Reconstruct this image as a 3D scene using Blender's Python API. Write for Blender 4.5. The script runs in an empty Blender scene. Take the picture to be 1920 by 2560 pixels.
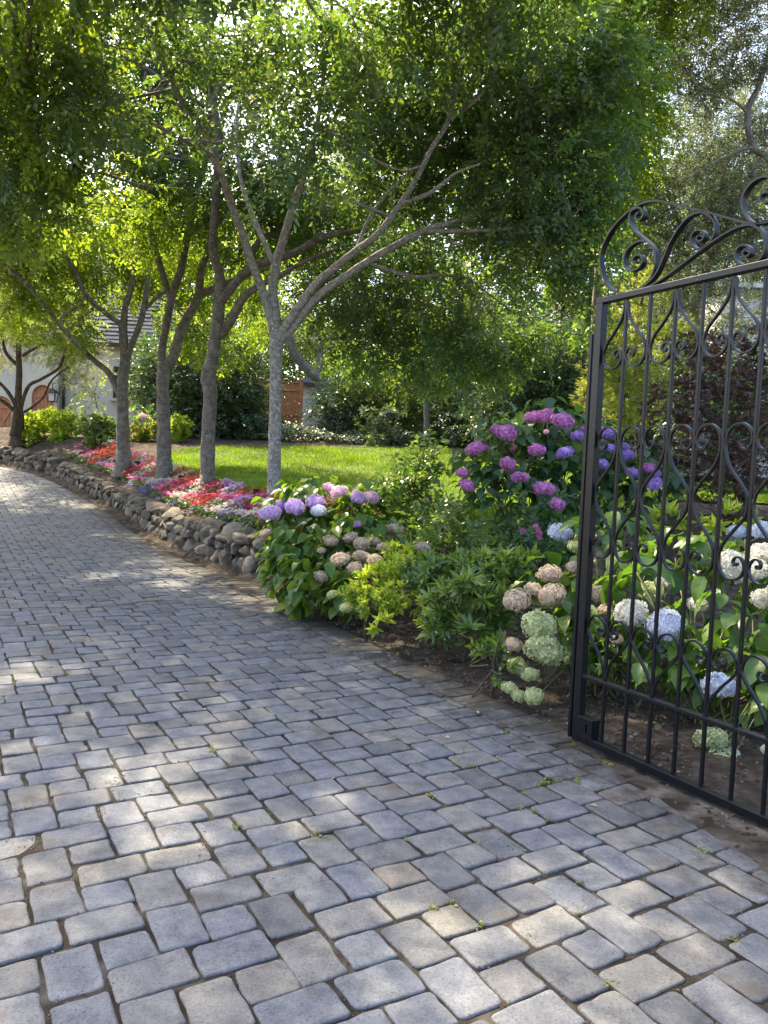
import bpy, math, random
import numpy as np
from math import radians as R, pi, sin, cos
S = bpy.context.scene
COL = S.collection
# ---------------------------------------------------------------- camera
F, PITCH, ROLL, H = 1924.0, .0577, .0411, 1.5
_f = np.array([0, cos(PITCH), -sin(PITCH)]); _u = np.array([0, sin(PITCH), cos(PITCH)]); _r = np.array([1., 0, 0])
RT = cos(ROLL)*_r + sin(ROLL)*_u; UP = -sin(ROLL)*_r + cos(ROLL)*_u; FW = _f; CAM = np.array([0, 0, H])
cd = bpy.data.cameras.new('camera'); cam = bpy.data.objects.new('camera', cd); COL.objects.link(cam)
cd.sensor_fit = 'HORIZONTAL'; cd.sensor_width = 36; cd.lens = F/1920*36; cd.clip_start = .05; cd.clip_end = 2000
import mathutils
M = mathutils.Matrix(((RT[0], UP[0], -FW[0], 0), (RT[1], UP[1], -FW[1], 0), (RT[2], UP[2], -FW[2], H), (0, 0, 0, 1)))
cam.matrix_world = M; S.camera = cam
# ---------------------------------------------------------------- light
SUN_AZ, SUN_EL = 40, 50          # degrees left of straight ahead, elevation
w = bpy.data.worlds.new('World'); S.world = w; w.use_nodes = True
nt = w.node_tree; bg = nt.nodes['Background']; sky = nt.nodes.new('ShaderNodeTexSky')
sky.sky_type = 'NISHITA'; sky.sun_disc = False; sky.sun_elevation = R(SUN_EL); sky.sun_rotation = R(-SUN_AZ)
sky.air_density = 1.0; sky.dust_density = 4.0; sky.ozone_density = .6
nt.links.new(sky.outputs[0], bg.inputs[0]); bg.inputs[1].default_value = .15
sd = bpy.data.lights.new('sun', 'SUN'); sun = bpy.data.objects.new('sun', sd); COL.objects.link(sun)
sd.energy = 4.0; sd.angle = R(.7); sd.color = (1, .86, .6)
sv = mathutils.Vector((-sin(R(SUN_AZ))*cos(R(SUN_EL)), cos(R(SUN_AZ))*cos(R(SUN_EL)), sin(R(SUN_EL))))
sun.rotation_euler = sv.to_track_quat('Z', 'Y').to_euler()
S.view_settings.view_transform = 'Standard'; S.view_settings.look = 'None'
S.view_settings.exposure = 2.08; S.view_settings.gamma = 1
S.cycles.max_bounces = 8; S.cycles.transparent_max_bounces = 4; S.cycles.transmission_bounces = 5
S.cycles.diffuse_bounces = 5; S.cycles.glossy_bounces = 2; S.cycles.use_denoising = True
# ---------------------------------------------------------------- pixel -> world
def ray(x, y): return FW + RT*(x-960)/F - UP*(y-1280)/F
def U(x, y, Y): d = ray(x, y); return CAM + d*(Y/d[1])
def UZ(x, y, z): d = ray(x, y); return CAM + d*((z-H)/d[2])
def sm(t): t = np.clip(t, 0, 1); return t*t*(3-2*t)
EDGE = np.array([(2.6, -1.), (2.1, 1.), (1.75, 2.2), (1.54, 2.9), (1.45, 3.2), (1.31, 3.7), (1.17, 4.3), (.72, 5.14), (.29, 5.83),
    (-.15, 6.66), (-.58, 7.49), (-.98, 8.3), (-1.45, 9.2), (-1.98, 9.95), (-2.6, 10.8), (-3.25, 11.8), (-4.2, 13.4), (-5.75, 16.2), (-6.95, 18.1), (-9.4, 21.4), (-11.9, 23.6), (-16, 26.2), (-22, 28.5), (-29, 30)])
def catmull(P, n):
    P = np.array(P, float); Q = np.vstack([2*P[0]-P[1], P, 2*P[-1]-P[-2]]); out = []
    for i in range(len(P)-1):
        a, b, c, d = Q[i:i+4]
        for t in np.arange(n)/n: out.append(.5*(2*b+(c-a)*t+(2*a-5*b+4*c-d)*t*t+(3*b-a-3*c+d)*t**3))
    out.append(P[-1]); return np.array(out)
EC = catmull(EDGE, 6)
EA, EB = EC[:-1], EC[1:]; ED = EB-EA; EL = np.hypot(ED[:, 0], ED[:, 1]); EN = np.stack([ED[:, 1], -ED[:, 0]], 1)/EL[:, None]
def edge_d(P):       # signed distance, positive on the garden side; index of nearest segment
    P = np.atleast_2d(P)[:, :2]; out = np.empty(len(P)); idx = np.empty(len(P), int)
    for s in range(0, len(P), 20000):
        p = P[s:s+20000]; v = p[:, None]-EA[None]; t = np.clip((v*ED).sum(2)/EL**2, 0, 1)
        q = v-t[..., None]*ED; dd = (q**2).sum(2); k = dd.argmin(1); i = np.arange(len(p))
        out[s:s+len(p)] = np.sqrt(dd[i, k])*np.where((q[i, k]*EN[k]).sum(1) >= 0, 1, -1); idx[s:s+len(p)] = k
    return out, idx
def zd(Y):
    Y = np.asarray(Y, float); return np.where(Y < 22.5, .0055*np.clip(Y-9.5, 0, None)**2, .93+.11*np.clip(Y-22.5, 0, 9.5))
def zu(X, Y):
    t = np.clip(Y-12.5, 0, 13.5)
    z = np.where(Y < 12.5, .82*sm((Y-4.5)/8), .82+.06*t+.0038*t*t)
    return z+.4*sm((X-2)/2)*sm((Y-9.9)/1.2)*sm((17-Y)/5)
def terrain(P):
    P = np.atleast_2d(P); X, Y = P[:, 0], P[:, 1]; d, _ = edge_d(P)
    a = zd(Y); b = zu(X, Y); Z0 = a+(b-a)*sm(d/2.5)-.015*sm((.2-d)/.2)
    Zw = np.where(d < .52, a+.03+.43*sm((d-.28)/.2), a+.5+(b-a-.5)*sm((d-.5)/1.1))
    wf = sm((Y-8.7)/.6); Z = Z0*(1-wf)+Zw*wf
    return np.where(d < .02, a-.12*sm((.06-d)/.1), Z)
def TZ(x, y): return float(terrain([(x, y)])[0])
def UT(px, py):      # where the ray through a pixel meets the ground
    d = ray(px, py); t = np.linspace(3, 60, 600); P = CAM+d*t[:, None]; z = terrain(P[:, :2]); k = np.argmax(P[:, 2] < z)
    return P[k] if P[k, 2] < z[k] else P[-1]
# ---------------------------------------------------------------- materials
def ramp(nt, fac, cols):
    r = nt.nodes.new('ShaderNodeValToRGB'); e = r.color_ramp.elements
    while len(e) < len(cols): e.new(.5)
    for i, c in enumerate(cols):
        e[i].position = c[3] if len(c) > 3 else i/(len(cols)-1); e[i].color = (*c[:3], 1)
    nt.links.new(fac, r.inputs[0]); return r.outputs[0]
def noise(nt, scale, detail=4, rough=.6, coord='Object'):
    tc = nt.nodes.new('ShaderNodeTexCoord'); n = nt.nodes.new('ShaderNodeTexNoise')
    n.inputs['Scale'].default_value = scale; n.inputs['Detail'].default_value = detail; n.inputs['Roughness'].default_value = rough
    nt.links.new(tc.outputs[coord], n.inputs['Vector']); return n.outputs['Fac']
def mixc(nt, fac, a, b, mode='MIX'):
    m = nt.nodes.new('ShaderNodeMix'); m.data_type = 'RGBA'; m.blend_type = mode
    for k, v in ((0, fac), (6, a), (7, b)):
        if hasattr(v, 'is_output'): nt.links.new(v, m.inputs[k])
        elif k == 0: m.inputs[0].default_value = v
        else: m.inputs[k].default_value = (*v[:3], 1)
    return m.outputs[2]
def bump(nt, h, strength, dist=.01):
    b = nt.nodes.new('ShaderNodeBump'); b.inputs['Strength'].default_value = strength; b.inputs['Distance'].default_value = dist
    nt.links.new(h, b.inputs['Height']); return b.outputs[0]
def new_mat(name):
    m = bpy.data.materials.new(name); m.use_nodes = True; return m, m.node_tree, m.node_tree.nodes['Principled BSDF']
def surf(name, cols, scale=5, rough=.8, bs=.3, bscale=40, bdist=.01, spec=.3, metal=0, island=False, detail=5, spots=None):
    m, nt, p = new_mat(name); n = noise(nt, scale, detail)
    if island:
        g = nt.nodes.new('ShaderNodeNewGeometry'); base = ramp(nt, g.outputs['Random Per Island'], cols)
        v = ramp(nt, n, [(.62, .62, .62, .25), (1.2, 1.2, 1.2, .75)]); c = mixc(nt, 1., base, v, 'MULTIPLY')
    else:
        c = ramp(nt, n, [(*q[:3], .3+.4*i/(max(1, len(cols)-1))) for i, q in enumerate(cols)])
    if spots:
        sn = noise(nt, spots[1], 2); c = mixc(nt, ramp(nt, sn, [(0, 0, 0, spots[2]), (1, 1, 1, spots[2]+.03)]), c, spots[0])
    nt.links.new(c, p.inputs['Base Color']); p.inputs['Roughness'].default_value = rough; p.inputs['Metallic'].default_value = metal
    p.inputs['Specular IOR Level'].default_value = spec
    if bs: nt.links.new(bump(nt, noise(nt, bscale, 6, .7), bs, bdist), p.inputs['Normal'])
    return m
def leafmat(name, cols, trans=None, tw=.45, rough=.42, spec=.45, patch=1.4, amp=.22):
    m, nt, p = new_mat(name); g = nt.nodes.new('ShaderNodeNewGeometry')
    c = ramp(nt, g.outputs['Random Per Island'], cols)
    c = mixc(nt, 1., c, ramp(nt, noise(nt, patch, 3), [(1-amp, 1-amp, 1-amp, .35), (1+amp, 1+amp*.9, 1+amp*.6, .65)]), 'MULTIPLY'); nt.links.new(c, p.inputs['Base Color'])
    p.inputs['Roughness'].default_value = rough; p.inputs['Specular IOR Level'].default_value = spec
    t = nt.nodes.new('ShaderNodeBsdfTranslucent'); mx = nt.nodes.new('ShaderNodeMixShader'); mx.inputs[0].default_value = tw
    tc = mixc(nt, 1., c, trans or (3.4, 2.6, 1.2), 'MULTIPLY'); nt.links.new(tc, t.inputs[0])
    out = nt.nodes['Material Output']; nt.links.new(p.outputs[0], mx.inputs[1]); nt.links.new(t.outputs[0], mx.inputs[2])
    nt.links.new(mx.outputs[0], out.inputs[0]); return m
MT = {}
MT['dirt'] = surf('soil', [(.05, .036, .026), (.09, .066, .047), (.16, .12, .088)], 3, .95, .8, 60, .03, .1, detail=9)
MT['mulch'] = surf('mulch_soil', [(.045, .033, .026), (.095, .074, .058), (.19, .155, .125)], 9, .95, 1., 38, .06, .1, detail=10)
MT['joint'] = surf('joint_sand', [(.02, .016, .012), (.05, .041, .032), (.12, .105, .088)], 7, .95, .9, 120, .012, .1, detail=10)
MT['concrete'] = surf('weathered_concrete', [(.02, .015, .011), (.07, .058, .047), (.17, .15, .13)], 6, .92, .7, 70, .012, .2, detail=11, spots=((.025, .02, .012), 9, .56))
def paver_mat():
    m, nt, p = new_mat('tumbled_paver'); g = nt.nodes.new('ShaderNodeNewGeometry')
    base = ramp(nt, g.outputs['Random Per Island'], [(.105, .108, .118, 0), (.13, .136, .152, .25), (.145, .155, .182, .5), (.155, .16, .172, .78), (.172, .17, .164, .97), (.16, .148, .138, 1)])
    n1 = noise(nt, 11, 7, .7); c = mixc(nt, 1., base, ramp(nt, n1, [(.6, .6, .62, .3), (1.3, 1.27, 1.2, .7)]), 'MULTIPLY')
    n2 = noise(nt, 120, 4, .75); c = mixc(nt, 1., c, ramp(nt, n2, [(.35, .35, .35, .3), (.95, .95, .95, .45), (1.05, 1.05, 1.05, .6), (1.7, 1.7, 1.65, .72)]), 'MULTIPLY')
    n3 = noise(nt, 2.2, 9, .72); c = mixc(nt, ramp(nt, n3, [(0, 0, 0, .56), (.8, .8, .8, .68)]), c, (.05, .045, .038))
    n4 = noise(nt, 1.1, 8, .7); c = mixc(nt, ramp(nt, n4, [(0, 0, 0, .55), (.45, .45, .45, .75)]), c, (.22, .17, .11))
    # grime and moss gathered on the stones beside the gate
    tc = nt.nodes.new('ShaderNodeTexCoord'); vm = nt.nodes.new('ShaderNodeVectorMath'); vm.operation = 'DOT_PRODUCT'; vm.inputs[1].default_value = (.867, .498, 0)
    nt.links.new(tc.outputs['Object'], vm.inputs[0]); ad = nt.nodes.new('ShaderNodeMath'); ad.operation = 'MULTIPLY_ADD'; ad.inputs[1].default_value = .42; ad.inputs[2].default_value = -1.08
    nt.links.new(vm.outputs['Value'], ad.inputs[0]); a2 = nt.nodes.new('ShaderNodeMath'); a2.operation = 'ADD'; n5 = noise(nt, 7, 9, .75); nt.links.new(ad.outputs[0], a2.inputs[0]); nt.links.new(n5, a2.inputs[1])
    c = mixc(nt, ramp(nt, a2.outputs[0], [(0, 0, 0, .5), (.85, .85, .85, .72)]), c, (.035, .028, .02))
    nt.links.new(c, p.inputs['Base Color']); p.inputs['Roughness'].default_value = .82; p.inputs['Specular IOR Level'].default_value = .25
    h = mixc(nt, .5, n2, n1); nt.links.new(bump(nt, h, .9, .007), p.inputs['Normal']); return m
MT['paver'] = paver_mat()
MT['stone'] = surf('fieldstone', [(.085, .07, .055), (.15, .125, .095), (.22, .185, .14), (.12, .11, .095), (.28, .235, .175)], 14, .9, .9, 30, .02, .2, island=True, detail=8)
MT['bark'] = surf('grey_bark', [(.10, .082, .068), (.165, .142, .12), (.25, .23, .205)], 9, .9, .8, 55, .012, .2, spots=((.48, .48, .45), 38, .64))
MT['bark_pale'] = surf('pale_flaking_bark', [(.15, .13, .11), (.26, .24, .215), (.42, .40, .37)], 16, .9, .8, 50, .01, .2, spots=((.55, .55, .52), 30, .61))
MT['bark_dark'] = surf('brown_bark', [(.045, .033, .024), (.09, .066, .046), (.15, .115, .085)], 12, .95, .9, 40, .02, .15)
MT['stem'] = surf('green_stem', [(.07, .08, .03), (.13, .14, .05)], 20, .6, .2)
MT['iron'] = surf('black_wrought_iron', [(.003, .004, .0065), (.005, .0065, .009)], 30, .34, .15, 180, .002, .3, spots=((.07, .06, .055), 60, .69))
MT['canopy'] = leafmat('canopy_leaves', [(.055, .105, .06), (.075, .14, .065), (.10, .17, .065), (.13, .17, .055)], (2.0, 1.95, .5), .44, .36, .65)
MT['canopy2'] = leafmat('canopy_leaves_sun_tinted', [(.08, .14, .03), (.12, .19, .035), (.17, .24, .04), (.22, .27, .05)], (2.0, 1.95, .55), .55)  # lighter, yellower copy of canopy_leaves; sunlight put into the colour
MT['bgleaf'] = leafmat('distant_leaves', [(.05, .10, .045), (.075, .135, .05), (.11, .17, .055), (.17, .21, .07)], (2.2, 1.95, .6), .48, .5)
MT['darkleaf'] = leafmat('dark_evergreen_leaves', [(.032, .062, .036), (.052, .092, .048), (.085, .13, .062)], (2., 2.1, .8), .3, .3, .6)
MT['olive'] = leafmat('silvery_olive_leaves', [(.13, .155, .09), (.21, .235, .14), (.32, .34, .22)], (1.7, 1.6, 1.0), .45, .5)
MT['grey'] = leafmat('grey_green_leaves', [(.06, .08, .055), (.10, .125, .08), (.17, .19, .13), (.30, .32, .24)], (1.6, 1.7, 1.1), .32, .5)
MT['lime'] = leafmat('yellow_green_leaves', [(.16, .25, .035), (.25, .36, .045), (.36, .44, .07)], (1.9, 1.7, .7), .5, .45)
MT['needle'] = leafmat('soft_yellow_green_needles', [(.14, .19, .05), (.24, .29, .07), (.36, .39, .11)], (1.7, 1.6, .7), .5, .5)  # leaf colour lightened in place of sun held back by the crowns
MT['maple'] = leafmat('dark_red_maple_leaves', [(.035, .024, .028), (.06, .038, .04), (.10, .075, .07), (.15, .05, .03)], (1.8, 1.3, 1.1), .25, .4)
MT['hyleaf'] = leafmat('hydrangea_leaves', [(.045, .11, .028), (.07, .145, .032), (.10, .18, .035), (.17, .24, .045)], (1.9, 1.9, .5), .45, .34)
MT['hyleaf2'] = leafmat('bright_hydrangea_leaves', [(.065, .14, .035), (.10, .19, .04), (.16, .26, .05)], (1.8, 1.8, .55), .46, .36)
MT['hydark'] = leafmat('dark_hydrangea_leaves', [(.035, .085, .042), (.055, .115, .05), (.08, .15, .055)], (2.6, 2.4, .9), .35, .38)
MT['shrub'] = leafmat('glossy_shrub_leaves', [(.055, .12, .035), (.085, .16, .042), (.15, .23, .055)], (2.5, 2.1, .8), .35, .28, .6)
MT['ivy'] = leafmat('ivy_leaves', [(.06, .10, .05), (.10, .15, .08), (.20, .24, .16)], (2.2, 2., .9), .3, .35, .6)
MT['grass'] = leafmat('lawn_grass', [(.05, .12, .014), (.085, .17, .02), (.14, .20, .028)], (2.1, 1.85, .45), .5, .45, .3, .9, .3)
MT['lawn'] = surf('turf', [(.03, .06, .012), (.07, .10, .025), (.10, .10, .04)], 2, .9, .5, 90, .02, .2)
def petal(name, cols, tw=.35): return leafmat(name, cols, (1.25, 1.15, 1.2), tw, .6, .25)
HP = {'magenta': petal('magenta_petals', [(.42, .12, .38), (.56, .22, .50), (.64, .36, .62)]),
 'violet': petal('violet_petals', [(.26, .18, .56), (.38, .27, .66), (.54, .36, .66)]),
 'lilac': petal('lilac_petals', [(.52, .38, .70), (.66, .50, .80), (.78, .60, .82)]),
 'pink': petal('pale_pink_petals', [(.66, .42, .58), (.74, .55, .68), (.80, .68, .76)]),
 'white': petal('white_petals', [(.58, .60, .51), (.68, .68, .62), (.74, .74, .70)]),
 'bluewhite': petal('blue_white_petals', [(.48, .54, .68), (.60, .65, .76), (.70, .73, .79)]),
 'green': petal('greenish_petals', [(.34, .42, .19), (.48, .54, .28), (.62, .64, .42)]),
 'dry': petal('faded_pink_petals', [(.38, .30, .26), (.54, .45, .38), (.62, .60, .44), (.50, .37, .37), (.5, .52, .3)])}
# ---------------------------------------------------------------- mesh helpers
def mesh(name, V, F, mats, parent=None, smooth=False, mi=None):
    """F: list of int arrays (n,k)"""
    if isinstance(F, np.ndarray): F = [F]
    F = [np.asarray(f, np.int32) for f in F if len(f)]
    V = np.asarray(V, np.float32)
    me = bpy.data.meshes.new(name); me.vertices.add(len(V)); me.vertices.foreach_set('co', V.ravel())
    loops = np.concatenate([f.ravel() for f in F]); tot = np.concatenate([np.full(len(f), f.shape[1], np.int32) for f in F])
    me.loops.add(len(loops)); me.loops.foreach_set('vertex_index', loops)
    me.polygons.add(len(tot)); me.polygons.foreach_set('loop_start', np.concatenate([[0], np.cumsum(tot)[:-1]]).astype(np.int32))
    me.polygons.foreach_set('use_smooth', np.full(len(tot), bool(smooth)))
    for m in (mats if isinstance(mats, (list, tuple)) else [mats]): me.materials.append(m)
    if mi is not None: me.polygons.foreach_set('material_index', np.asarray(mi, np.int32))
    me.update(); me.validate()
    o = bpy.data.objects.new(name, me); COL.objects.link(o)
    if parent is not None: o.parent = parent
    return o
def tag(o, label=None, cat=None, group=None, kind=None):
    if label: o['label'] = label
    if cat: o['category'] = cat
    if group: o['group'] = group
    if kind: o['kind'] = kind
    return o
def thing(name, label, cat, loc=(0, 0, 0), group=None):
    o = bpy.data.objects.new(name, None); COL.objects.link(o); o.location = loc; o.empty_display_size = .2
    return tag(o, label, cat, group)
def wl(o):
    v = np.zeros(3)
    while o is not None: v += np.array(o.location); o = o.parent
    return v
def put(name, VF, mats, parent=None, smooth=False): return mesh(name, VF[0]-wl(parent), VF[1], mats, parent, smooth)
class MB:
    def __init__(s): s.V = []; s.F = {}; s.M = {}; s.n = 0
    def add(s, V, F, mi=0):
        V = np.asarray(V, float)
        for f in F:
            k = len(f); s.F.setdefault(k, []).append([i+s.n for i in f]); s.M.setdefault(k, []).append(mi)
        s.V.append(V); s.n += len(V)
    def arr(s, V, F, mi=0):       # F (n,k) array
        F = np.asarray(F); k = F.shape[1]; s.F.setdefault(k, []).extend((F+s.n).tolist()); s.M.setdefault(k, []).extend([mi]*len(F))
        s.V.append(np.asarray(V, float)); s.n += len(V)
    def box(s, c, size, ax=None, mi=0):
        c = np.array(c, float); h = np.array(size)/2; ax = np.eye(3) if ax is None else np.array(ax)
        V = [c+ax[0]*h[0]*a+ax[1]*h[1]*b+ax[2]*h[2]*e for a in (-1, 1) for b in (-1, 1) for e in (-1, 1)]
        s.add(V, [(0, 1, 3, 2), (4, 6, 7, 5), (0, 4, 5, 1), (2, 3, 7, 6), (0, 2, 6, 4), (1, 5, 7, 3)], mi)
    def bar(s, a, b, wx, wy, side, mi=0, bev=0):
        a = np.array(a, float); b = np.array(b, float); t = b-a; L = np.linalg.norm(t); t = t/L
        sd = np.array(side, float); sd -= t*(sd@t); sd /= np.linalg.norm(sd); n = np.cross(t, sd)
        s.box((a+b)/2, (wx, wy, L), (sd, n, t), mi)
    def tube(s, P, r, k=8, mi=0, cap=True):
        P = np.asarray(P, float); r = np.broadcast_to(r, len(P)); T = np.gradient(P, axis=0); T /= np.linalg.norm(T, axis=1)[:, None]+1e-9
        n = np.cross(T[0], (0, 0, 1.)); n = n if np.linalg.norm(n) > .1 else np.cross(T[0], (1., 0, 0)); n /= np.linalg.norm(n)
        V = []; a = np.arange(k)/k*2*pi
        for i in range(len(P)):
            n = n-T[i]*(n@T[i]); n /= np.linalg.norm(n)+1e-9; b = np.cross(T[i], n)
            V.append(P[i]+r[i]*(np.cos(a)[:, None]*n+np.sin(a)[:, None]*b))
        V = np.concatenate(V); i = np.arange(len(P)-1)[:, None]*k; j = np.arange(k)[None]; j2 = (j+1) % k
        s.arr(V, np.stack([i+j, i+j2, i+k+j2, i+k+j], -1).reshape(-1, 4), mi)
        if cap: s.F.setdefault(k, []).append([s.n-k+q for q in range(k)]); s.M.setdefault(k, []).append(mi)
    def ribbon(s, P, wide, thick, N, mi=0):   # flat bar following P; N = plane normal (wide direction)
        P = np.asarray(P, float); T = np.gradient(P, axis=0); T /= np.linalg.norm(T, axis=1)[:, None]; N = np.asarray(N, float)
        B = np.cross(T, N); V = []
        for i in range(len(P)):
            for a, b in ((-1, -1), (1, -1), (1, 1), (-1, 1)): V.append(P[i]+N*a*wide/2+B[i]*b*thick/2)
        n = len(P); i = np.arange(n-1)[:, None]*4; j = np.arange(4)[None]; j2 = (j+1) % 4
        s.arr(V, np.stack([i+j, i+j2, i+4+j2, i+4+j], -1).reshape(-1, 4), mi)
        for q in ([0, 3, 2, 1], [n*4-4, n*4-3, n*4-2, n*4-1]): s.F[4].append([x+s.n-n*4 for x in q]); s.M[4].append(mi)
    def build(s, name, mats, parent=None, smooth=False, loc=None):
        V = np.concatenate(s.V); ks = list(s.F)
        if parent is not None and loc is None: V = V-wl(parent)
        if loc is not None: V = V-np.array(loc)
        o = mesh(name, V, [np.array(s.F[k]) for k in ks], mats, parent, smooth, np.concatenate([s.M[k] for k in ks]))
        if loc is not None and parent is None: o.location = loc
        return o
def nrm(v): return v/(np.linalg.norm(v, axis=-1, keepdims=True)+1e-9)
def scatter(tpls, pos, along, up, size, rng):
    """tpls: list of (V,F) ; returns V,F arrays with every template copied"""
    tid = rng.integers(len(tpls), size=len(pos)); Vs = []; Fs = {}; n = 0
    along = nrm(along); side = nrm(np.cross(along, up)); nz = np.cross(side, along)
    size = np.broadcast_to(size, (len(pos),))
    for k, (tv, tf) in enumerate(tpls):
        m = tid == k
        if not m.any(): continue
        B = np.stack([side[m], along[m], nz[m]], 1); V = np.einsum('kc,ncd->nkd', tv, B)*size[m][:, None, None]+pos[m][:, None]
        c = m.sum(); off = (np.arange(c)*len(tv)+n)[:, None, None]
        Fs.setdefault(tf.shape[1], []).append((tf[None]+off).reshape(-1, tf.shape[1])); Vs.append(V.reshape(-1, 3)); n += c*len(tv)
    return np.concatenate(Vs), [np.concatenate(f) for f in Fs.values()]
def simple_leaf(wd=.42, fold=.25, droop=.12):     # unit-length, 2 folded halves (each two triangles)
    V = np.array([(0, 0, 0), (-wd/2, .38, fold*wd), (wd/2, .38, fold*wd), (-wd*.36, .72, fold*wd*.6-droop*.5), (wd*.36, .72, fold*wd*.6-droop*.5), (0, 1, -droop), (0, .5, 0)])
    return V, np.array([(0, 6, 1), (1, 6, 3), (3, 6, 5), (0, 2, 6), (2, 4, 6), (4, 5, 6)])
def cheap_leaf(wd=.45, fold=.2):
    return np.array([(0, 0, 0), (-wd/2, .45, fold*wd), (0, 1, 0), (wd/2, .45, fold*wd)]), np.array([(0, 3, 2, 1)])
def broad_leaf(wd=.68, droop=.3, fold=.22, nx=4, ny=7, wave=.02, rng=None):
    V = []; F = []; prof = lambda t: np.sin(pi*t**.72)**.8*wd/2
    for j in range(ny+1):
        t = j/ny; x = prof(t) if 0 < t < 1 else .004
        for i in range(-nx//2, nx//2+1):
            q = i/(nx/2); V.append((q*x, t-.0*abs(q), fold*abs(q)*x-droop*t*t+(rng.uniform(-wave, wave) if rng else 0)+.02*cos(t*ny*pi)*abs(q)))
    k = nx+1
    for j in range(ny):
        for i in range(nx): a = j*k+i; F.append((a, a+1, a+k+1, a+k))
    return np.array(V), np.array(F)
def spray(rng, n=11, length=4.5, leaf=simple_leaf, wd=.45, pairs=True):
    """compound twig: leaf length = 1 unit"""
    Vs = []; Fs = []; m = 0; bend = rng.uniform(-.3, .3, 2)
    for i in range(n):
        t = (i+1)/n; s = -1 if i % 2 else 1; p = np.array([bend[0]*t*t*length, t*length, bend[1]*t*length-.12*t*t*length])
        lv, lf = leaf(wd*rng.uniform(.85, 1.15), rng.uniform(.05, .45)) if leaf is cheap_leaf else leaf(wd*rng.uniform(.85, 1.15), rng.uniform(.05, .4), rng.uniform(0, .3))
        a = s*rng.uniform(.6, 1.2) if i < n-1 else 0; e = rng.uniform(-.5, .3); ro = rng.uniform(-.5, .5)
        al = np.array([sin(a)*cos(e), cos(a)*cos(e), sin(e)]); up = nrm(np.array([rng.uniform(-.4, .4), rng.uniform(-.4, .4), 1.])); sd = nrm(np.cross(al, up)); nz = np.cross(sd, al)
        Vs.append((lv@np.array([sd, al, nz]))*rng.uniform(.75, 1.15)+p); Fs.append(lf+m); m += len(lv)
    return np.concatenate(Vs), np.concatenate(Fs)
def whorl(rng, n=9, wd=.3, leaf=simple_leaf, lift=.35):
    Vs = []; Fs = []; m = 0
    for i in range(n):
        lv, lf = leaf(wd*rng.uniform(.85, 1.15), rng.uniform(.1, .35), rng.uniform(0, .35)) if leaf is not cheap_leaf else leaf(wd)
        a = i*2.4+rng.uniform(-.2, .2); e = lift+rng.uniform(-.35, .35)+.55*(i/n)
        al = np.array([cos(a)*cos(e), sin(e), sin(a)*cos(e)]); up = np.array([-cos(a)*sin(e), cos(e), -sin(a)*sin(e)]); sd = nrm(np.cross(al, up)); nz = np.cross(sd, al)
        Vs.append((lv@np.array([sd, al, nz]))*rng.uniform(.8, 1.15)+np.array([0, .25*i/n, 0])); Fs.append(lf+m); m += len(lv)
    return np.concatenate(Vs), np.concatenate(Fs)
def blob_points(rng, n, c, r, shell=.5):
    d = nrm(rng.normal(size=(n, 3))); k = rng.random(n)**(1/3); k = np.where(rng.random(n) < shell, .75+.35*rng.random(n), k)
    # lumpy outline
    ph = rng.uniform(0, 6, 6); lump = 1+.16*np.sin(d[:, 0]*4+ph[0])*np.sin(d[:, 1]*5+ph[1])+.14*np.sin(d[:, 2]*6+ph[2]+d[:, 0]*3)
    return c+d*r*(k*lump)[:, None], d
def px_clump(px, py, Y, rx, ry, rd=None):
    c = U(px, py, Y); s = Y/F; return c, np.array([rx*s, rd if rd else (rx+ry)/2*s, ry*s])
SUND = np.array([-sin(R(SUN_AZ))*cos(R(SUN_EL)), cos(R(SUN_AZ))*cos(R(SUN_EL)), sin(R(SUN_EL))]); GAPS = []
def gap(px, py, r, z=0., Y=None): GAPS.append((U(px, py, Y) if Y else UZ(px, py, z), r))  # paths cleared through crown leaves toward the sun, to place light patches
for q in [(440, 2040, .36), (560, 2085, .26), (300, 1985, .22), (480, 1960, .2), (1350, 2500, .3), (1500, 2430, .24), (660, 1800, .16), (480, 1730, .16), (560, 1890, .14), (330, 1830, .14), (120, 1690, .2), (60, 1900, .16), (260, 1600, .2), (760, 1690, .16),
 (80, 2190, .12), (1000, 1640, .2), (900, 1560, .2), (600, 1500, .22), (420, 1470, .24), (240, 1440, .26), (700, 1500, .16), (560, 1380, .2), (1180, 1780, .12)]: gap(*q)
for q in [(690, 1200, .3, 0, 8.3), (830, 1240, .34, 0, 8.2), (760, 1330, .24, 0, 7.8), (880, 1330, .26, 0, 7.6), (900, 1460, .3, 0, 6.5), (960, 1560, .14, 0, 6.), (1010, 1400, .2, 0, 6.9), (1130, 1340, .3, 0, 7.7), (1040, 1180, .26, 0, 8.6), (1200, 1420, .2, 0, 6.2), (1420, 1330, .22, 0, 5.8), (1440, 1560, .2, 0, 5.),
 (1300, 1090, .3, 0, 7.8), (1700, 1370, .4, 0, 5.2), (1880, 1380, .4, 0, 5.), (1580, 1480, .2, 0, 4.9), (1760, 1520, .25, 0, 4.7), (1480, 990, .5, 0, 11.6), (1580, 900, .5, 0, 12.2), (1650, 720, .5, 0, 12.8)]: gap(*q)
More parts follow.
